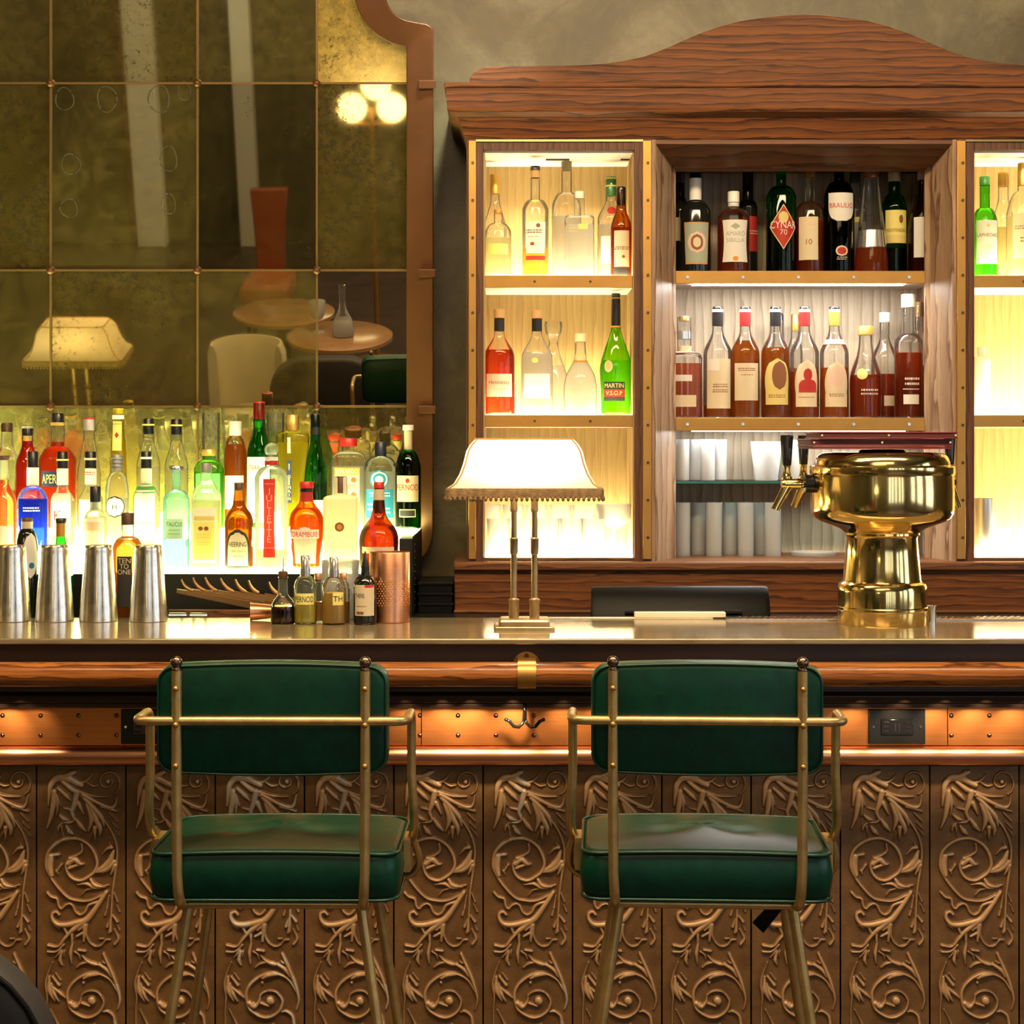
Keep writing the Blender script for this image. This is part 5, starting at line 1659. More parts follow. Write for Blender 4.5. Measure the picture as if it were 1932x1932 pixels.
b = dasher('small yellow dasher bottle with silver top and hand-lettered yellow label', 576, CY1, 43, 1049, 1087, 1106, CLR, liquid((0.98, 0.85, 0.16), 0.6, 0.75), 1139)
b.label(PY_, 1118, 1139, 20).text('PERNOD', 1129, 11, PK, 0, 36)
b = dasher('small amber dasher bottle with silver top and partly turned yellow label', 630, CY1 - 0.01, 45, 1052, 1088, 1108, CLR, liquid((0.95, 0.65, 0.18), 0.6, 0.75), 1118)
b.label(PY_, 1116, 1140, 11, 'rect', 11).text('TH', 1128, 10, PK, 10)
b = B('dropper bitters bottle of black glass with cream label, beside the copper cup', 689, CY1 - 0.01, CT, 1076, 44, 1100, 1085, 17, 'round', glass=DARK, name='bitters_bottle', group=GC)
m = MB().lathe([(0.0100, -0.004), (0.0100, 0.010), (0.0085, 0.011), (0.0080, 0.018), (0.0050, 0.028), (0.0025, 0.040), (0.0012, 0.044)], (0, 0, b.H), 18)
me = bpy.data.meshes.new('dropper'); me.from_pydata(m.v, [], m.f); polish(me, BLK); link(bpy.data.objects.new('dropper', me), b.o)
b.label(PC, 1102, 1160, 20).text('THENS', 1122, 8, PK, -9, 18).fine(1142, 4.5, PBR, -6, 20).label(RED, 1102, 1107, 9, 'rect', 10).label(PBR, 1152, 1157, 7, 'rect', -8)
for cx, lab in ((600, 'small copper-capped amber vial half hidden behind the yellow dasher bottle'), (648, 'small copper-capped amber vial inside the row behind the amber dasher bottle')):
    b = B(lab, cx, CY1 + 0.028, CT, 1082, 24, 1112, 1098, 13, 'round', glass=CLR, liq=liquid((0.9, 0.52, 0.15), 0.6, 0.75), level=1135, name='bitters_bottle', group=GC, cap=(M['copper_pipe'], 1093, 14))
# mixing glass with a diamond-cut band
mx = tumbler('cut glass mixing glass with diamond pattern behind the dasher bottles', 642, 4.193, CT, 1057, 72, None, 0.9, 0.012, 'mixing_glass', 'mixing glass')
m = MB()
R_ = 36 * K * 4.193
for k in range(12):
    for s in (-1, 1):
        pth = []
        for q in range(7):
            a = 2 * PI * (k + s * q / 6) / 12
            z = 0.028 + 0.065 * q / 6
            rr = R_ * (0.9 + 0.1 * z / 0.14) + 0.0006
            pth.append((rr * math.cos(a), rr * math.sin(a), z))
        m.tube(pth, 0.0017, 5)
me = bpy.data.meshes.new('cut_pattern'); me.from_pydata(m.v, [], m.f); polish(me, FACET); link(bpy.data.objects.new('cut_pattern', me), mx)

# copper cup with knurled band
Yc = 4.15
Rc = 38 * K * Yc
Hc = Z(1041, Yc) - CT
cupc = MB().lathe([(Rc * 0.97, 0), (Rc, 0.0015), (Rc, Hc - 0.001), (Rc - 0.0006, Hc), (Rc - 0.0014, Hc - 0.001), (Rc - 0.0016, 0.003)], (0, 0, 0), 48).build('copper_cup', M['copper_pipe'], None, smooth=0.6)
cupc.location = (X(735, Yc), Yc, CT)
tag(cupc, 'tall straight copper cup with a knurled band on the bar top', 'cup')
m = MB()
for r in range(11):
    for k in range(40):
        a = 2 * PI * (k + 0.5 * (r % 2)) / 40
        z = Hc * (0.25 + 0.34 * r / 10)
        c0 = Vector((math.cos(a), math.sin(a), 0))
        tn = Vector((-math.sin(a), math.cos(a), 0))
        u_, p_ = 0.0016, 0.0019
        v = [c0 * (Rc + 0.00005) + tn * u_ + Vector((0, 0, z)), c0 * (Rc + 0.00005) + Vector((0, 0, z + p_)), c0 * (Rc + 0.00005) - tn * u_ + Vector((0, 0, z)), c0 * (Rc + 0.00005) + Vector((0, 0, z - p_)), c0 * (Rc + 0.0010) + Vector((0, 0, z))]
        m.add(v, [(0, 1, 4), (1, 2, 4), (2, 3, 4), (3, 0, 4)])
me = bpy.data.meshes.new('knurled_band'); me.from_pydata(m.v, [], m.f); me.materials.append(M['copper']); link(bpy.data.objects.new('knurled_band', me), cupc)

# jigger on its side
jg = MB().lathe([(0.0205, 0.0), (0.0215, 0.0008), (0.0210, 0.003), (0.0165, 0.045), (0.012, 0.056), (0.0125, 0.058), (0.0185, 0.095), (0.0182, 0.096), (0.0115, 0.058), (0.0195, 0.003)], (0, 0, 0), 32, axis='x').build('jigger', M['copper_pipe'], None, smooth=0.6)
jg.location = (X(472, 4.17), 4.17, CT + 0.0212)
jg.rotation_euler = (0, 0, 0.12)
tag(jg, 'copper jigger lying on its side beside the bitters cruet', 'jigger')

# ------------------------------------------------------------------ table lamp
shade_t = NT('lit_fabric_shade')
tl = shade_t.n('BsdfTranslucent'); shade_t.set(tl, 'Color', (1.0, 0.93, 0.78))
df = shade_t.n('BsdfDiffuse'); shade_t.set(df, 'Color', (0.85, 0.78, 0.62))
M['shade'] = shade_t.done(shade_t.mixs(0.25, tl.outputs[0], df.outputs[0]))
M['shade_trim'] = principled('gold_shade_piping', (0.50, 0.27, 0.08), 0.6)
M['lamp_brass'] = principled('antique_lamp_brass', (0.46, 0.33, 0.17), 0.35, 0.85, 0.2, 20)


def rrect(hx, hy, ch, z, n=4):
    """chamfered rectangle ring with softened corners"""
    pts = []
    for sx, sy, a0 in ((1, 1, 0), (-1, 1, 90), (-1, -1, 180), (1, -1, 270)):
        for k in range(n + 1):
            a = math.radians(a0 + 90 * k / n)
            pts.append((sx * (hx - ch) + ch * math.cos(a), sy * (hy - ch) + ch * math.sin(a), z))
    return pts


def subdiv(ring):
    """adds points along the straight edges of a ring"""
    out = []
    for a, b_ in zip(ring, ring[1:] + ring[:1]):
        n_ = 12 if math.dist(a, b_) > 0.09 else 1
        out += [tuple(a[i] + (b_[i] - a[i]) * q / n_ for i in range(3)) for q in range(n_)]
    return out


def table_lamp(x, y, label, power):
    L = empty('table_lamp', (0, 0, 0), label, 'lamp', 'table lamps on the bar')
    px = K * 4.0

    def zz(py):
        return (Z(py, 4.0) - CT)
    m = MB()
    for dz0, dz1, hx, hy in ((0.0, 0.008, 57 * px, 0.048), (0.0085, 0.024, 48 * px, 0.040)):
        b_ = 0.002 if dz0 == 0 else 0.006
        m.rings([rrect(hx, hy, 0.006, dz0), rrect(hx, hy, 0.006, dz1 - b_), rrect(hx - b_ * 0.4, hy - b_ * 0.4, 0.006, dz1 - b_ * 0.3), rrect(hx - b_, hy - b_, 0.005, dz1)])
    m.build('base', M['lamp_brass'], L, smooth=0.5)
    for s in (-1, 1):
        pf = [(9.5, 1161), (9.5, 1136), (10.5, 1134), (10.5, 1131), (7, 1129), (6, 1128), (6, 1046), (7.8, 1044), (7.8, 1040), (7.6, 1020), (8, 1019), (8, 1016), (5.5, 1014), (5.2, 966), (7, 964), (7.2, 960), (6.6, 958), (6.6, 915)]
        pr = [(r * px, zz(p_)) for r, p_ in pf]
        pr[0] = (pr[0][0], 0.0235)
        MB().lathe(pr, (s * 19.5 * px, 0, 0), 20).build('post', M['lamp_brass'], L, smooth=0.6)
        MB().lathe([(0.012, zz(915)), (0.012, zz(895)), (0.008, zz(893))], (s * 19.5 * px, 0, 0), 16).build('socket', M['lamp_brass'], L, smooth=0.6)
        MB().sphere((s * 19.5 * px, 0, zz(878)), 0.018, 14, 1.3).build('bulb', M['globe'], L, smooth=3)
        ld = bpy.data.lights.new('bulb_light', 'POINT')
        ld.energy, ld.color, ld.shadow_soft_size = power, (1.0, 0.80, 0.50), 0.02
        lo = bpy.data.objects.new('bulb_light', ld)
        lo.location = (s * 19.5 * px, 0, zz(868))
        link(lo, L)
    sp = [(144, 920), (131, 911), (121, 894), (114, 875), (108, 851), (102, 840), (97, 834), (92, 829)]
    dep = [0.105, 0.096, 0.088, 0.082, 0.077, 0.072, 0.068, 0.064]
    m = MB()
    m.rings([rrect(h * px, d_, 0.022, zz(p_)) for (h, p_), d_ in zip(sp, dep)], False, False)
    m.build('shade', M['shade'], L, smooth=0.9, label='glowing cream bell shade')
    # piping along the top edge and the four corners
    m = MB()
    top = rrect(92 * px, 0.064, 0.022, zz(828))
    m.tube(top + [top[0]], 0.0022, 6)
    for ci in (2, 7, 12, 17):
        m.tube([Vector(rrect(h * px + 0.0012, d_ + 0.0012, 0.022, zz(p_))[ci]) for (h, p_), d_ in zip(sp, dep)], 0.0020, 6)
    m.build('piping', M['shade_trim'], L, smooth=3)
    m = MB()
    m.rings([rrect(145 * px, 0.106, 0.022, zz(919)), rrect(147 * px, 0.108, 0.022, zz(922)), rrect(147 * px, 0.108, 0.022, zz(935)), rrect(145 * px, 0.106, 0.022, zz(936))], False, False)
    m.build('braid', M['fringe'], L, smooth=0.6, label='woven brown braid')
    m = MB()
    peri = rrect(146 * px, 0.107, 0.022, zz(936), 6)
    P_ = [Vector(p_) for p_ in peri] + [Vector(peri[0])]
    lens = [0]
    for a, c in zip(P_, P_[1:]):
        lens.append(lens[-1] + (c - a).length)
    nb = 96
    for k in range(nb):
        s = lens[-1] * k / nb
        j = max(i for i in range(len(lens) - 1) if lens[i] <= s)
        q = P_[j].lerp(P_[j + 1], (s - lens[j]) / max(1e-6, lens[j + 1] - lens[j]))
        m.sphere(q + Vector((0, 0, -0.003)), 0.0042, 6, 1.4)
    m.build('fringe', M['fringe'], L, smooth=3)
    L.location = (x, y, CT)
    return L


table_lamp(X(989, 4.0), 4.0, 'brass twin-post table lamp with glowing fringed shade on the bar top', 7.0)
table_lamp(-1.53, 3.87, 'matching fringed table lamp seen as a reflection in the aged mirror', 7.0)

# ------------------------------------------------------------------ beer tower
TWY = 4.10
tx = X(1664, TWY)
twr = empty('beer_tower', (tx, TWY, CT), 'polished brass drum-shaped beer tower standing on the bar top', 'beer tower')
u = K * TWY


def tz(py):
    return 1.5 - (py - 830) * (0.4264 / 354)


tp = [(2, 854), (100, 854), (112, 856), (119, 860), (123, 866), (125, 872), (126, 878), (127, 879), (133, 880), (135, 882), (135, 893), (134, 896), (132, 897), (132.5, 900), (133.5, 930), (133.5, 962), (132, 971), (127, 979), (118, 985.5), (104, 991), (90, 996), (80, 1000), (73, 1005), (70, 1008), (70.5, 1012), (67, 1014), (65.5, 1018), (69, 1060), (73, 1099), (74, 1102), (80, 1106), (83, 1112), (83.5, 1120), (83.5, 1149), (85, 1151), (85, 1155), (83, 1157), (82.5, 1160), (82, 1182), (81, 1184)]
prf = [(r * u, tz(py)) for r, py in reversed(tp)]
prf[0] = (prf[0][0], CT)
MB().lathe(prf, (tx, TWY, 0), 72).build('drum', M['brass_pol'], twr, smooth=0.5)
MB().lathe([(0.055, tz(854) - 0.001), (0.050, tz(849)), (0.02, tz(848))], (tx, TWY, 0), 32).build('lid', M['black_glow'], twr, smooth=0.6)


def make_tap(ang):
    """brass tap with black handle; local x points away from the drum"""
    r0 = 132.5 * u
    zt_ = tz(914)
    ca, sa = math.cos(ang), math.sin(ang)
    ex = 1.22

    def T(m):
        m.v = [(tx + (r0 + a * ex) * ca - b_ * sa, TWY + (r0 + a * ex) * sa + b_ * ca, zt_ + c) for a, b_, c in m.v]
        return m
    body = MB()
    body.lathe([(0.010, -0.003), (0.010, 0.022), (0.0125, 0.024), (0.0125, 0.050), (0.010, 0.060)], (0, 0, 0), 18, axis='x')
    body.tube([(0.040, 0, 0.004), (0.050, 0, -0.010), (0.068, 0, -0.050), (0.072, 0, -0.060)], [0.011, 0.0105, 0.0085, 0.0085], 14)
    body.lathe([(0.009, 0.008), (0.0105, 0.014), (0.0085, 0.020), (0.0070, 0.030), (0.0085, 0.045)], (0.050, 0, 0), 16)
    o = T(body).build('tap', M['brass_pol'], twr, smooth=0.7)
    T(MB().lathe([(0.021, 0.0), (0.021, 0.016), (0.013, 0.019)], (0, 0, 0), 22, axis='x')).build('collar', M['black'], o, smooth=0.6)
    T(MB().lathe([(0.0085, 0.042), (0.0090, 0.046), (0.0125, 0.108), (0.0118, 0.112), (0.004, 0.113)], (0.050, 0, 0), 18)).build('tap_handle', M['black_glow'], o, smooth=0.6)
    return o


for a in (math.radians(184), math.radians(134), math.radians(33)):
    make_tap(a)

# menus stacked on the tower
mt = tz(846)
mcolour = M['red_leather']
for i, (x0, x1, z0, z1, dy, lab) in enumerate(((1534, 1796, 847, 842.5, 0.0, 'thin dark red menu lying lowest of the stack on the beer tower'), (1531, 1799, 841.5, 828, 0.004, 'thick dark red clipped menu in the middle of the stack on the beer tower'), (1545, 1807, 827.5, 815, -0.004, 'dark red clipped menu on top of the stack on the beer tower'))):
    Yf = 4.0
    xa, xb = X(x0, Yf), X(x1, Yf)
    za, zb_ = Z(z0, Yf) if i else tz(848) + 0.001, Z(z1, Yf)
    mn = empty('menu', ((xa + xb) / 2, 4.1, za), lab, 'menu', 'menus stacked on the beer tower')
    h = zb_ - za
    box('cover', mcolour, mn, xa, xb, Yf + dy, Yf + 0.2 + dy, za, za + min(0.003, h * 0.45), 0.0008)
    box('cover', mcolour, mn, xa, xb, Yf + dy, Yf + 0.2 + dy, zb_ - min(0.003, h * 0.45), zb_, 0.0008)
    if h > 0.008:
        box('leaves', principled('dark_red_leaves', (0.09, 0.012, 0.010), 0.6), mn, xa + 0.003, xb - 0.003, Yf + dy + 0.002, Yf + 0.196 + dy, za + 0.003, zb_ - 0.003, 0.0005)
        for f in (0.02, 0.5, 0.98):
            cx_ = xa + (xb - xa) * f
            MB().lathe([(0.0025, -0.0015), (0.0025, 0.0005)], (cx_, Yf + dy, (za + zb_) / 2), 10, axis='y').build('binding_post', M['gold'], mn, smooth=0.8)
o = MB().lathe([(0.0115, 0.0), (0.0118, 0.030), (0.0130, 0.038), (0.0122, 0.038), (0.0108, 0.028), (0.0105, 0.002)], (0, 0, 0), 24).build('steel_thimble', M['steel'], None, smooth=0.6)
o.location = (X(1757, 4.14), 4.14, CT)
tag(o, 'small steel jigger cup standing beside the foot of the beer tower', 'cup')

# drip tray with angled slats let into the back edge of the bar top
dt = empty('drip_tray', (X(1650, 4.2), 4.2, CT), 'long steel drip tray with slanted slats along the back edge of the bar', 'drip tray')
dx0, dx1 = X(1368, 4.2), X(2150, 4.2)
box('tray', M['steel'], dt, dx0, dx1, 4.165, 4.238, CT + 0.0002, CT + 0.0022, 0.0005)
box('front_lip', M['brass'], dt, dx0, dx1, 4.1645, 4.168, CT + 0.0022, CT + 0.004, 0.0005)
m = MB()
k = 0
while dx0 + 0.016 * k < dx1 - 0.045:
    xa = dx0 + 0.006 + 0.016 * k
    m.prism([(xa, 4.169), (xa + 0.008, 4.169), (xa + 0.036, 4.237), (xa + 0.028, 4.237)], CT + 0.0022, CT + 0.0046, 'z')
    k += 1
m.build('grate', M['steel'], dt, smooth=0.3)
# row of perforations beside the lamp
m = MB()
pm = empty('bar_mat', (X(1070, 4.21), 4.21, CT), 'narrow cream perforated strip on the bar top behind the lamp foot', 'bar mat')
box('strip', M['cream'], pm, X(1036, 4.21), X(1345, 4.21), 4.205, 4.238, CT + 0.0002, CT + 0.002, 0.0005)
for k in range(6):
    m.lathe([(0.0026, 0), (0.0026, 0.0004)], (X(1041 + 6.2 * k, 4.215), 4.213, CT + 0.002), 8)
m.build('perforations', M['black'], pm, smooth=0)

# point of sale tablet on the ledge behind the bar
ps = empty('card_terminal', (X(1280, 4.42), 4.45, 1.037), 'black slanted till screen seen from behind below the cabinet', 'till')
Yp = 4.40
xa, xb = X(1116, Yp), X(1449, Yp)
zt_, zb_ = Z(1106, Yp), 1.05
m = MB()
sec = [(4.36, zb_), (4.352, zb_ + 0.012), (4.372, zt_ - 0.03), (4.40, zt_ - 0.004), (4.412, zt_), (4.43, zt_ - 0.002), (4.45, zb_ + 0.02), (4.45, zb_)]
rsx = []
for f, inset in ((0.0, 0.012), (0.012, 0.003), (0.03, 0.0), (0.97, 0.0), (0.988, 0.003), (1.0, 0.012)):
    x_ = xa + (xb - xa) * f
    cy_, cz_ = 4.40, (zt_ + zb_) / 2
    rsx.append([(x_, cy_ + (y - cy_) * (1 - inset * 6), cz_ + (z - cz_) * (1 - inset * 6)) for y, z in sec])
m.rings(rsx).build('screen_back', M['black_plastic'], ps, smooth=0.5)
box('stand', M['black_plastic'], ps, xa + 0.09, xb - 0.09, 4.40, 4.49, 1.0371, 1.052, 0.004)
box('vent_slot', M['black'], ps, xa + 0.08, xb - 0.07, 4.349, 4.356, zb_ + 0.022, zb_ + 0.030, 0.001)
cd = box('paper_block', M['cream'], None, X(1197, 4.22), X(1369, 4.22), 4.212, 4.239, CT + 0.0022, CT + 0.0150, 0.002)
cd.location = (0, 0, 0)
tag(cd, 'cream block of paper slips on the bar edge before the black till screen', 'paper block')
# sloping copper tools in a rack under the front step
rk = empty('tool_rack', (X(430, 4.60), 4.58, 1.037), 'rack of sloping copper bar tools with upturned tips below the glowing front step', 'tool rack')
tips = [(342, 1093), (364, 1090), (387, 1089), (416, 1091), (444, 1093), (469, 1095), (507, 1098)]
feet = [(356, 1113), (378, 1112), (401, 1113), (433, 1115), (458, 1116), (480, 1117), (522, 1121)]
for i, ((ax_, ay), (fx, fy)) in enumerate(zip(tips, feet)):
    Yk = 4.64 - 0.016 * (6 - i) * 0.6 - 0.02
    A = Vector((X(ax_, Yk), Yk, Z(ay, Yk)))
    Fp = Vector((X(fx, Yk), Yk, Z(fy, Yk)))
    Lk = Vector((X(fx - 22, Yk), Yk, Z(fy + 1, Yk)))
    E = Vector((X(fx + 120, Yk), Yk, max(1.039, Z(fy + 26, Yk))))
    m = MB()
    m.tube(arc(A, Fp + Vector((0.012, 0, -0.002)), (A + Fp) / 2 + Vector((-0.004, 0, -0.010)), 6), [0.0025, 0.0035, 0.0045, 0.005, 0.005, 0.0045, 0.003], 8)
    d_ = (E - Lk)
    m.rings([[Lk + Vector((0, -0.005, 0.004)), Lk + Vector((0, 0.005, 0.004)), Lk + Vector((0, 0.005, -0.006)), Lk + Vector((0, -0.005, -0.006))],
             [E + Vector((0, -0.005, 0.005)), E + Vector((0, 0.005, 0.005)), E + Vector((0, 0.005, -0.013)), E + Vector((0, -0.005, -0.013))]])
    m.build('copper_tool', M['tool'], rk, smooth=0.5)
box('rack_rail', M['oak_dark'], rk, X(318, 4.56), X(560, 4.56), 4.545, 4.565, 1.0372, Z(1150, 4.56), 0.002)
# two pale glass tubes lying on the ledge
for i, (xa, xb) in enumerate(((318, 355), (358, 394))):
    o = MB().lathe([(0.006, 0.0), (0.010, 0.003), (0.010, X(xb, 4.53) - X(xa, 4.53) - 0.003), (0.006, X(xb, 4.53) - X(xa, 4.53))], (0, 0, 0), 18, axis='x').build('steel_tube', M['steel'], None, smooth=0.8)
    o.location = (X(xa, 4.53), 4.525, 1.0478)
    tag(o, 'short shiny steel tube lying on the ledge nearest the shakers' if i == 0 else 'short shiny steel tube lying on the ledge nearest the copper tools', 'tube', 'steel tubes on the ledge')
# black trays stacked beside the cabinet foot
for i in range(3):
    o = MB()
    Yt = 4.72
    xa, xb = X(790, Yt), X(853, Yt)
    zq = 1.0372 + 0.0275 * i
    o.box(xa, xb, Yt, Yt + 0.22, zq, zq + 0.020)
    o.box(xa - 0.003, xb + 0.003, Yt - 0.003, Yt + 0.223, zq + 0.020, zq + 0.0268)
    ob = o.build('stacking_tray', M['black_plastic'], None, smooth=0, bevel=0.001)
    tag(ob, ['lowest black tray of the stack between riser and cabinet', 'middle black tray of the stack between riser and cabinet', 'topmost black tray of the stack between riser and cabinet'][i], 'tray', 'black trays stacked beside the cabinet')

# ------------------------------------------------------------------ bar stools
def make_stool(label):
    S = empty('bar_stool', (0, 0, 0), label, 'bar stool', 'green leather bar stools at the bar')
    h = 0.1605

    def cushion(name, x0, x1, y0, y1, z0, z1, r, crown, seams):
        """padded box with piping seams"""
        m = MB()
        hx, hy = (x1 - x0) / 2, (y1 - y0) / 2
        cx_, cy_ = (x0 + x1) / 2, (y0 + y1) / 2
        rs_l = []
        prof_ = [(0.012, 0.0), (0.004, 0.004), (0.0, 0.012), (-0.004, (z1 - z0) * 0.5), (0.0, z1 - z0 - 0.012), (0.004, z1 - z0 - 0.004), (0.012, z1 - z0)]
        for ins, dz in prof_:
            ring = subdiv(rrect(hx - ins, hy - ins, r, z0 + dz, 5))
            if dz > 0.02:
                ring = [(a, b_, c + (0.005 * (1 - (a / hx) ** 2) if dz > (z1 - z0) * 0.7 else 0)) for a, b_, c in ring]
            rs_l.append([(p_[0] + cx_, p_[1] + cy_, p_[2]) for p_ in ring])
        m.rings(rs_l, True, False)
        base_n = len(rs_l) - 1
        # crowned top with four shallow tufts
        last = rs_l[-1]
        steps = 18
        prev = last
        grid = [last]
        tufts = [(cx_ - hx * 0.30, cy_ - hy * 0.15), (cx_ + hx * 0.30, cy_ - hy * 0.15), (cx_ - hx * 0.30, cy_ + hy * 0.45), (cx_ + hx * 0.30, cy_ + hy * 0.45)]
        for k in range(1, steps + 1):
            f = 1 - k / (steps + 0.3)
            ring = []
            for (a, b_, c) in last:
                x_, y_ = cx_ + (a - cx_) * f, cy_ + (b_ - cy_) * f
                z_ = c + crown * (1 - f ** 2.2)
                for tx_, ty_ in tufts:
                    dd = math.hypot(x_ - tx_, y_ - ty_)
                    z_ -= crown * 0.45 * math.exp(-(dd / 0.032) ** 2) if crown > 0.008 else 0
                ring.append((x_, y_, z_))
            grid.append(ring)
        m.rings(grid, False, True)
        return m.build(name, M['leather'], S, smooth=1.2)

    seat = cushion('seat_cushion', -0.214, 0.214, 0.020, 0.325, 0.7095, 0.793, 0.035, 0.015, True)
    m = MB()
    for z, ins in ((0.790, 0.003), (0.7125, 0.003)):
        rg = [(p_[0], p_[1] + 0.1725, p_[2] + (0.005 * (1 - (p_[0] / 0.214) ** 2) if z > 0.75 else 0)) for p_ in subdiv(rrect(0.214 - ins + 0.003, 0.1525 - ins + 0.003, 0.036, z, 6))]
        m.tube(rg + [rg[0]], 0.0030, 6, False)
    m.build('piping', M['leather_seam'], seat, smooth=3)
    # backrest: upright pad in front of the posts
    def bow(p_):
        return math.copysign(0.0065, p_[1]) * (1 - (p_[0] / 0.196) ** 2) * min(1, abs(p_[1]) / 0.06)

    m = MB()
    rs_l = []
    for ins, y in ((0.010, 0.0105), (0.002, 0.0125), (0.0, 0.018), (-0.002, 0.036), (0.0, 0.056), (0.003, 0.062), (0.012, 0.066)):
        ring = [(p_[0], y, 1.023 + p_[1] + bow(p_)) for p_ in subdiv(rrect(0.196 - ins, 0.0895 - ins, 0.028, 0, 5))]
        rs_l.append(ring)
    m.rings(rs_l).build('backrest', M['leather'], S, smooth=1.0)
    bk = [o for o in S.children if o.name.startswith('backrest')][0]
    m = MB()
    rg = [(p_[0], 0.0125, 1.023 + p_[1] + bow(p_)) for p_ in subdiv(rrect(0.1945, 0.088, 0.027, 0, 6))]
    m.tube(rg + [rg[0]], 0.0022, 6, False)
    rg = [(p_[0], 0.062, 1.023 + p_[1] + bow(p_)) for p_ in subdiv(rrect(0.1945, 0.088, 0.027, 0, 6))]
    m.tube(rg + [rg[0]], 0.0022, 6, False)
    m.build('piping', M['leather_seam'], bk, smooth=3)
    bm_ = M['stool_brass']
    for s in (-1, 1):
        pth = [(s * h, 0, 1.108), (s * h, 0, 0.90), (s * (h - 0.001), 0, 0.76)] + arc((s * (h - 0.002), 0.0, 0.745), (s * (h - 0.006), 0.045, 0.700), (s * (h - 0.004), 0.0, 0.702), 6) + [(s * (h - 0.008), 0.10, 0.700)]
        p_ = MB().tube(pth, 0.0088, 14).build('back_post', bm_, S, smooth=1.2)
        MB().lathe([(0.006, 1.106), (0.009, 1.110), (0.0062, 1.1125), (0.0062, 1.114)], (s * h, 0, 0), 16).sphere((s * h, 0, 1.1225), 0.0102, 16).build('ball_finial', M['rivet'], p_, smooth=1.5, label='dull ball tip')
        for z in (1.078, 1.0165, 0.947):
            MB().sphere((s * h, -0.0080, z), 0.0052, 10).build('bolt', M['brass'], p_, smooth=3)
        # short side arm bent down to the seat
    pa = []
    for s in (-1, 1):
        seq = [(s * 0.0, 0.0, 1.0225), (s * 0.195, 0.0, 1.0225)] + arc((s * 0.205, 0.0, 1.0225), (s * 0.231, 0.026, 1.0225), (s * 0.231, 0.0, 1.0225), 5)
        seq += [(s * 0.231, 0.085, 1.0225)] + arc((s * 0.231, 0.092, 1.0225), (s * 0.231, 0.118, 0.996), (s * 0.231, 0.118, 1.0225), 5)
        seq += [(s * 0.231, 0.120, 0.91), (s * 0.234, 0.124, 0.86)] + arc((s * 0.2345, 0.127, 0.84), (s * 0.226, 0.165, 0.785), (s * 0.237, 0.14, 0.80), 5)
        pa.append(seq)
    full = list(reversed(pa[0]))[:-1] + pa[1][1:]
    MB().tube(full, 0.0080, 14).build('arm_tube', bm_, S, smooth=1.2)
    for s in (-1, 1):
        seq = arc((s * 0.228, 0.165, 0.790), (s * 0.200, 0.20, 0.706), (s * 0.262, 0.20, 0.715), 10)
        m = MB().tube(seq, 0.0065, 10)
        m.box(s * 0.222 - 0.006, s * 0.222 + 0.006, 0.13, 0.20, 0.735, 0.792)
        m.build('arm_bracket', bm_, S, smooth=1.0)
    # seat frame and legs
    m = MB()
    for y in (0.045, 0.29):
        m.tube([(-0.155, y, 0.7), (0.155, y, 0.7)], 0.008, 12)
    for s in (-1, 1):
        m.tube([(s * 0.148, 0.04, 0.7), (s * 0.148, 0.30, 0.7)], 0.008, 12)
    m.build('seat_frame', bm_, S, smooth=1.0)
    for s in (-1, 1):
        for y0, y1 in ((0.05, -0.02), (0.285, 0.36)):
            a = Vector((s * 0.148, y0, 0.702))
            c = Vector((s * 0.252, y1, 0.012))
            l_ = MB().tube([a, c], [0.0095, 0.0085], 14).build('leg', bm_, S, smooth=1.0)
            MB().lathe([(0.011, 0.0), (0.012, 0.003), (0.011, 0.016), (0.009, 0.018)], (s * 0.253, y1, 0.0), 14).build('foot_cap', M['black_plastic'], l_, smooth=0.7)
    # low stretchers
    m = MB()
    zq = 0.25
    f = (0.702 - zq) / 0.69
    xx = 0.148 + 0.104 * f
    ya, yb = 0.05 - 0.07 * f, 0.285 + 0.075 * f
    m.tube([(-xx, ya, zq), (xx, ya, zq)], 0.007, 10).tube([(-xx, yb, zq), (xx, yb, zq)], 0.007, 10)
    for s in (-1, 1):
        m.tube([(s * xx, ya, zq), (s * xx, yb, zq)], 0.007, 10)
    m.build('footrest', bm_, S, smooth=1.0)
    return S


st1 = make_stool('green leather bar stool in front of the shaker tins')
st2 = copy_tree(st1)
st2['label'] = 'green leather bar stool in front of the beer tower, black strap hanging below'
st1.location = (X(511, 3.0), 3.0, 0)
st1.rotation_euler = (0, 0, math.radians(-0.6))
st2.location = (X(1335, 3.0), 3.0, 0)
st2.rotation_euler = (0, 0, math.radians(-3.0))
# hanging black strap (only under the second stool)
m = MB()
m.rings([[(0.122, 0.20, 0.700), (0.150, 0.205, 0.700), (0.150, 0.210, 0.700), (0.122, 0.205, 0.700)], [(0.118, 0.198, 0.655), (0.146, 0.203, 0.650), (0.146, 0.208, 0.650), (0.118, 0.203, 0.655)], [(0.092, 0.195, 0.628), (0.112, 0.200, 0.608), (0.112, 0.205, 0.608), (0.092, 0.200, 0.628)]])
o = m.build('strap', M['black_plastic'], None, smooth=0.4, bevel=0.001, label='short black strap')
o.parent = st2

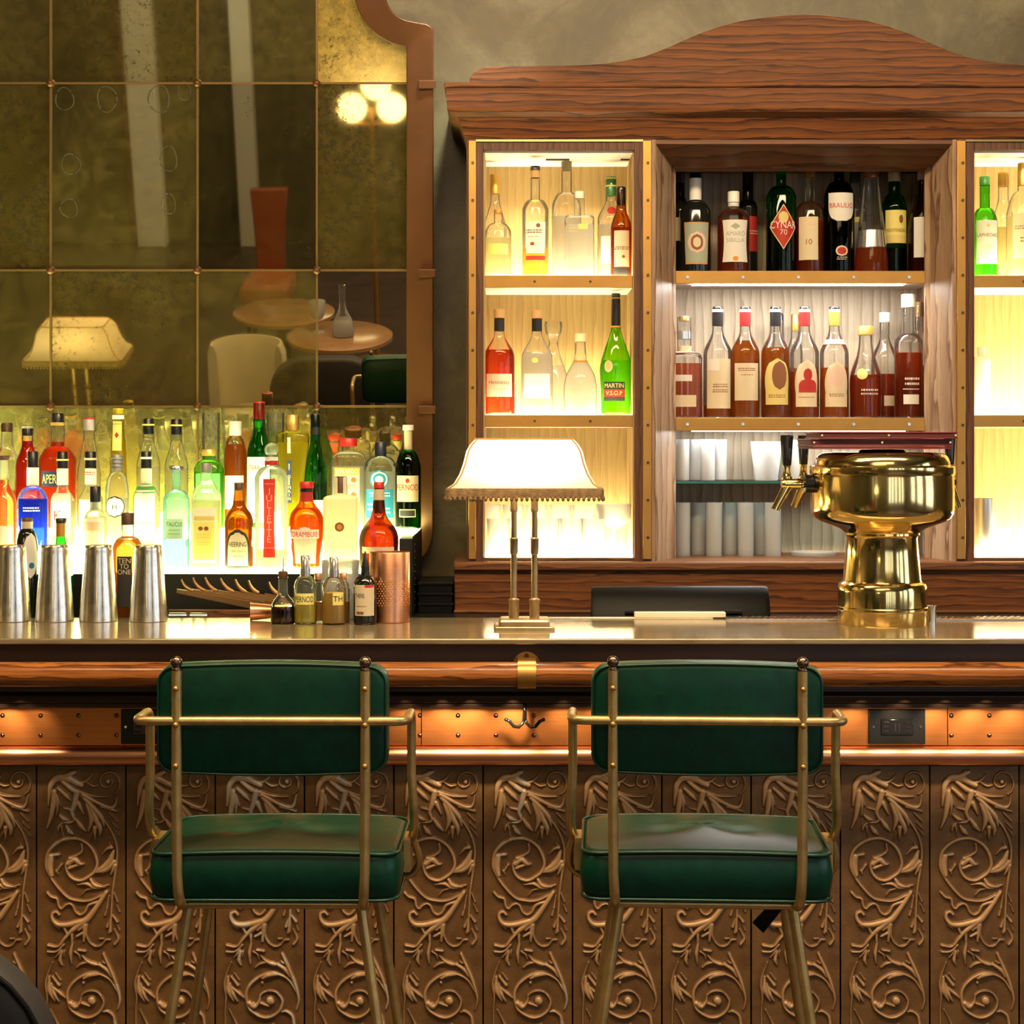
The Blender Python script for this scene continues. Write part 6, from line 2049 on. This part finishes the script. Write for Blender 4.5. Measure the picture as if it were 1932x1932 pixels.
# dark tub chair whose back just enters the picture
tc = empty('tub_chair', (-0.835, 2.25, 0), 'charcoal upholstered chair, only the rounded top of its back in view', 'chair')
m = MB()
rs_l = []
for ins, y in ((0.02, 2.20), (0.005, 2.205), (0.0, 2.215), (0.0, 2.255), (0.005, 2.27), (0.02, 2.275)):
    rs_l.append([(-0.835 + p_[0], y, 0.625 + p_[1]) for p_ in rrect(0.262 - ins, 0.245 - ins, 0.17, 0, 8)])
m.rings(rs_l).build('backrest', M['charcoal'], tc, smooth=1.0)
bk = [o for o in tc.children][0]
rg = [(-0.835 + p_[0], 2.203, 0.625 + p_[1]) for p_ in rrect(0.258, 0.241, 0.168, 0, 8)]
MB().tube(rg + [rg[0]], 0.004, 6, False).build('piping', M['black_plastic'], bk, smooth=3)
m = MB()
m.rings([[(-0.835 + p_[0], 2.46 + p_[1], z) for p_ in rrect(0.25 - i_, 0.22 - i_, 0.06, 0, 5)] for z, i_ in ((0.38, 0.01), (0.39, 0.0), (0.47, 0.0), (0.485, 0.015))]).build('seat', M['charcoal'], tc, smooth=1.0)
for sx in (-1, 1):
    for yy in (2.27, 2.63):
        MB().lathe([(0.012, 0.0), (0.017, 0.385)], (-0.835 + sx * 0.20, yy, 0), 12).build('leg', M['dark_wood'], tc, smooth=0.8)

# ------------------------------------------------------------------ the room seen in the mirror
def round_table(x, y, lab):
    t_ = empty('pedestal_table', (x, y, 0), lab, 'table')
    MB().lathe([(0.25, 0.725), (0.26, 0.730), (0.26, 0.748), (0.25, 0.752)], (x, y, 0), 48).build('table_top', principled('warm_wood_top', (0.30, 0.17, 0.08), 0.2, 0, 0.15, 8), t_, smooth=0.6)
    MB().lathe([(0.22, 0.0), (0.22, 0.02), (0.05, 0.05), (0.035, 0.10), (0.06, 0.35), (0.03, 0.50), (0.05, 0.70), (0.10, 0.726)], (x, y, 0), 28).build('pedestal', M['black'], t_, smooth=0.7)
    return t_


p = mirrored_z(641, 632, 0.75)
round_table(p.x, p.y, 'small round pedestal table with carafe, reflected in the clean dark mirror pane')
cf = B('clear water carafe on the pedestal table, reflected in the mirror', 966, 4.0, 0.752, 966, 60, prof=[(1454, 40), (1420, 44), (1390, 40), (1340, 17), (1290, 13), (1240, 14)], glass=CLR, liq=WATER, level=1380, name='carafe', cat='carafe')
cf.o.location = (p.x + 0.02, p.y + 0.02, 0.752)
cg = coupe('stemmed water glass on the pedestal table, reflected in the mirror', 966, 1.0, 0.752, None, True, 0.04, 0.16)
cg.location = (p.x - 0.11, p.y - 0.04, 0.752)
p = mirrored_z(536, 588, 0.75)
round_table(p.x, p.y, 'farther round pedestal table, a faint reflection in the speckled mirror pane')
p = mirrored_z(465, 655, 0.78)
tb = empty('armchair', (p.x, p.y, 0), 'pale rounded armchair, a faint reflection low in the mirror', 'chair')
m = MB()
ring_o, ring_i = [], []
rs_l = []
for z, e in ((0.30, 0.0), (0.60, 0.0), (0.76, 0.005), (0.80, 0.02)):
    ring = []
    for k in range(17):
        a = math.radians(-20 + 220 * k / 16)
        ring.append((p.x + (0.19 - e) * math.cos(a), p.y - (0.19 - e) * math.sin(a) * 0.9, z))
    for k in range(17):
        a = math.radians(200 - 220 * k / 16)
        ring.append((p.x + (0.14 + e) * math.cos(a), p.y - (0.14 + e) * math.sin(a) * 0.9, z))
    rs_l.append(ring)
pale = principled('pale_upholstery', (0.62, 0.58, 0.46), 0.7)
m.rings(rs_l).build('backrest', pale, tb, smooth=0.8)
MB().lathe([(0.13, 0.30), (0.138, 0.33), (0.138, 0.43), (0.12, 0.46)], (p.x, p.y, 0), 28).build('seat', pale, tb, smooth=0.8)
for sx in (-1, 1):
    for sy in (-1, 1):
        MB().lathe([(0.012, 0), (0.018, 0.305)], (p.x + sx * 0.10, p.y + sy * 0.10, 0), 10).build('leg', M['dark_wood'], tb, smooth=0.8)
p = mirrored_z(495, 372, 0.98)
rc = empty('armchair', (p.x, p.y, 0), 'rust red high-backed armchair reflected in the dark mirror pane', 'chair')
rust = principled('rust_red_leather', (0.38, 0.07, 0.02), 0.35)
m = MB()
m.rings([[(p.x - w_, p.y - 0.27 - e_, z_), (p.x + w_, p.y - 0.30 - e_, z_), (p.x + w_, p.y - 0.24 - e_, z_), (p.x - w_, p.y - 0.20 - e_, z_)] for z_, w_, e_ in ((0.44, 0.085, 0.0), (0.60, 0.088, 0.01), (0.80, 0.098, 0.03), (0.97, 0.115, 0.06))])
m.build('backrest', rust, rc, smooth=0.5, bevel=0.012)
box('seat', rust, rc, p.x - 0.15, p.x + 0.15, p.y - 0.3, p.y + 0.15, 0.34, 0.47, 0.03)
for sx in (-1, 1):
    for yy in (-0.26, 0.2):
        MB().lathe([(0.014, 0), (0.02, 0.345)], (p.x + sx * 0.11, p.y + yy * 0.5 - 0.05, 0), 10).build('leg', M['dark_wood'], rc, smooth=0.8)
p = mirrored_z(700, 203, 1.55)
fl = empty('floor_lamp', (p.x, p.y, 0), 'floor lamp with three glowing globes, reflected high in the mirror', 'lamp')
MB().lathe([(0.16, 0), (0.16, 0.02), (0.015, 0.03), (0.012, p.z)], (p.x, p.y, 0), 20).build('stand', M['brass'], fl, smooth=0.6)
for dx, dz in ((-0.11, 0.0), (0.12, 0.0), (0.03, 0.13)):
    MB().sphere((p.x + dx, p.y, p.z + dz), 0.085, 24).build('globe', M['globe'], fl, smooth=3)
MB().tube([(p.x - 0.11, p.y, p.z - 0.085), (p.x, p.y, p.z - 0.10), (p.x + 0.12, p.y, p.z - 0.085)], 0.008, 8).build('arm', M['brass'], fl, smooth=1)
for px_, w_ in ((277, 0.22), (465, 0.15)):
    q = mirrored(px_, 300, -3.4)
    o = box('column_%d' % px_, M['white_paint'], None, q.x - w_ / 2, q.x + w_ / 2, -3.49, -3.35, 0.0, 3.5, 0.01)
    o.name = 'trim_1' if px_ == 277 else 'trim_2'
    o['kind'] = 'structure'
q = mirrored(255, 420, -3.3)
o = box('trim_3', M['oak'], None, q.x - 0.06, q.x + 0.06, -3.49, -3.38, 0.0, 1.9, 0.01)
o['kind'] = 'structure'
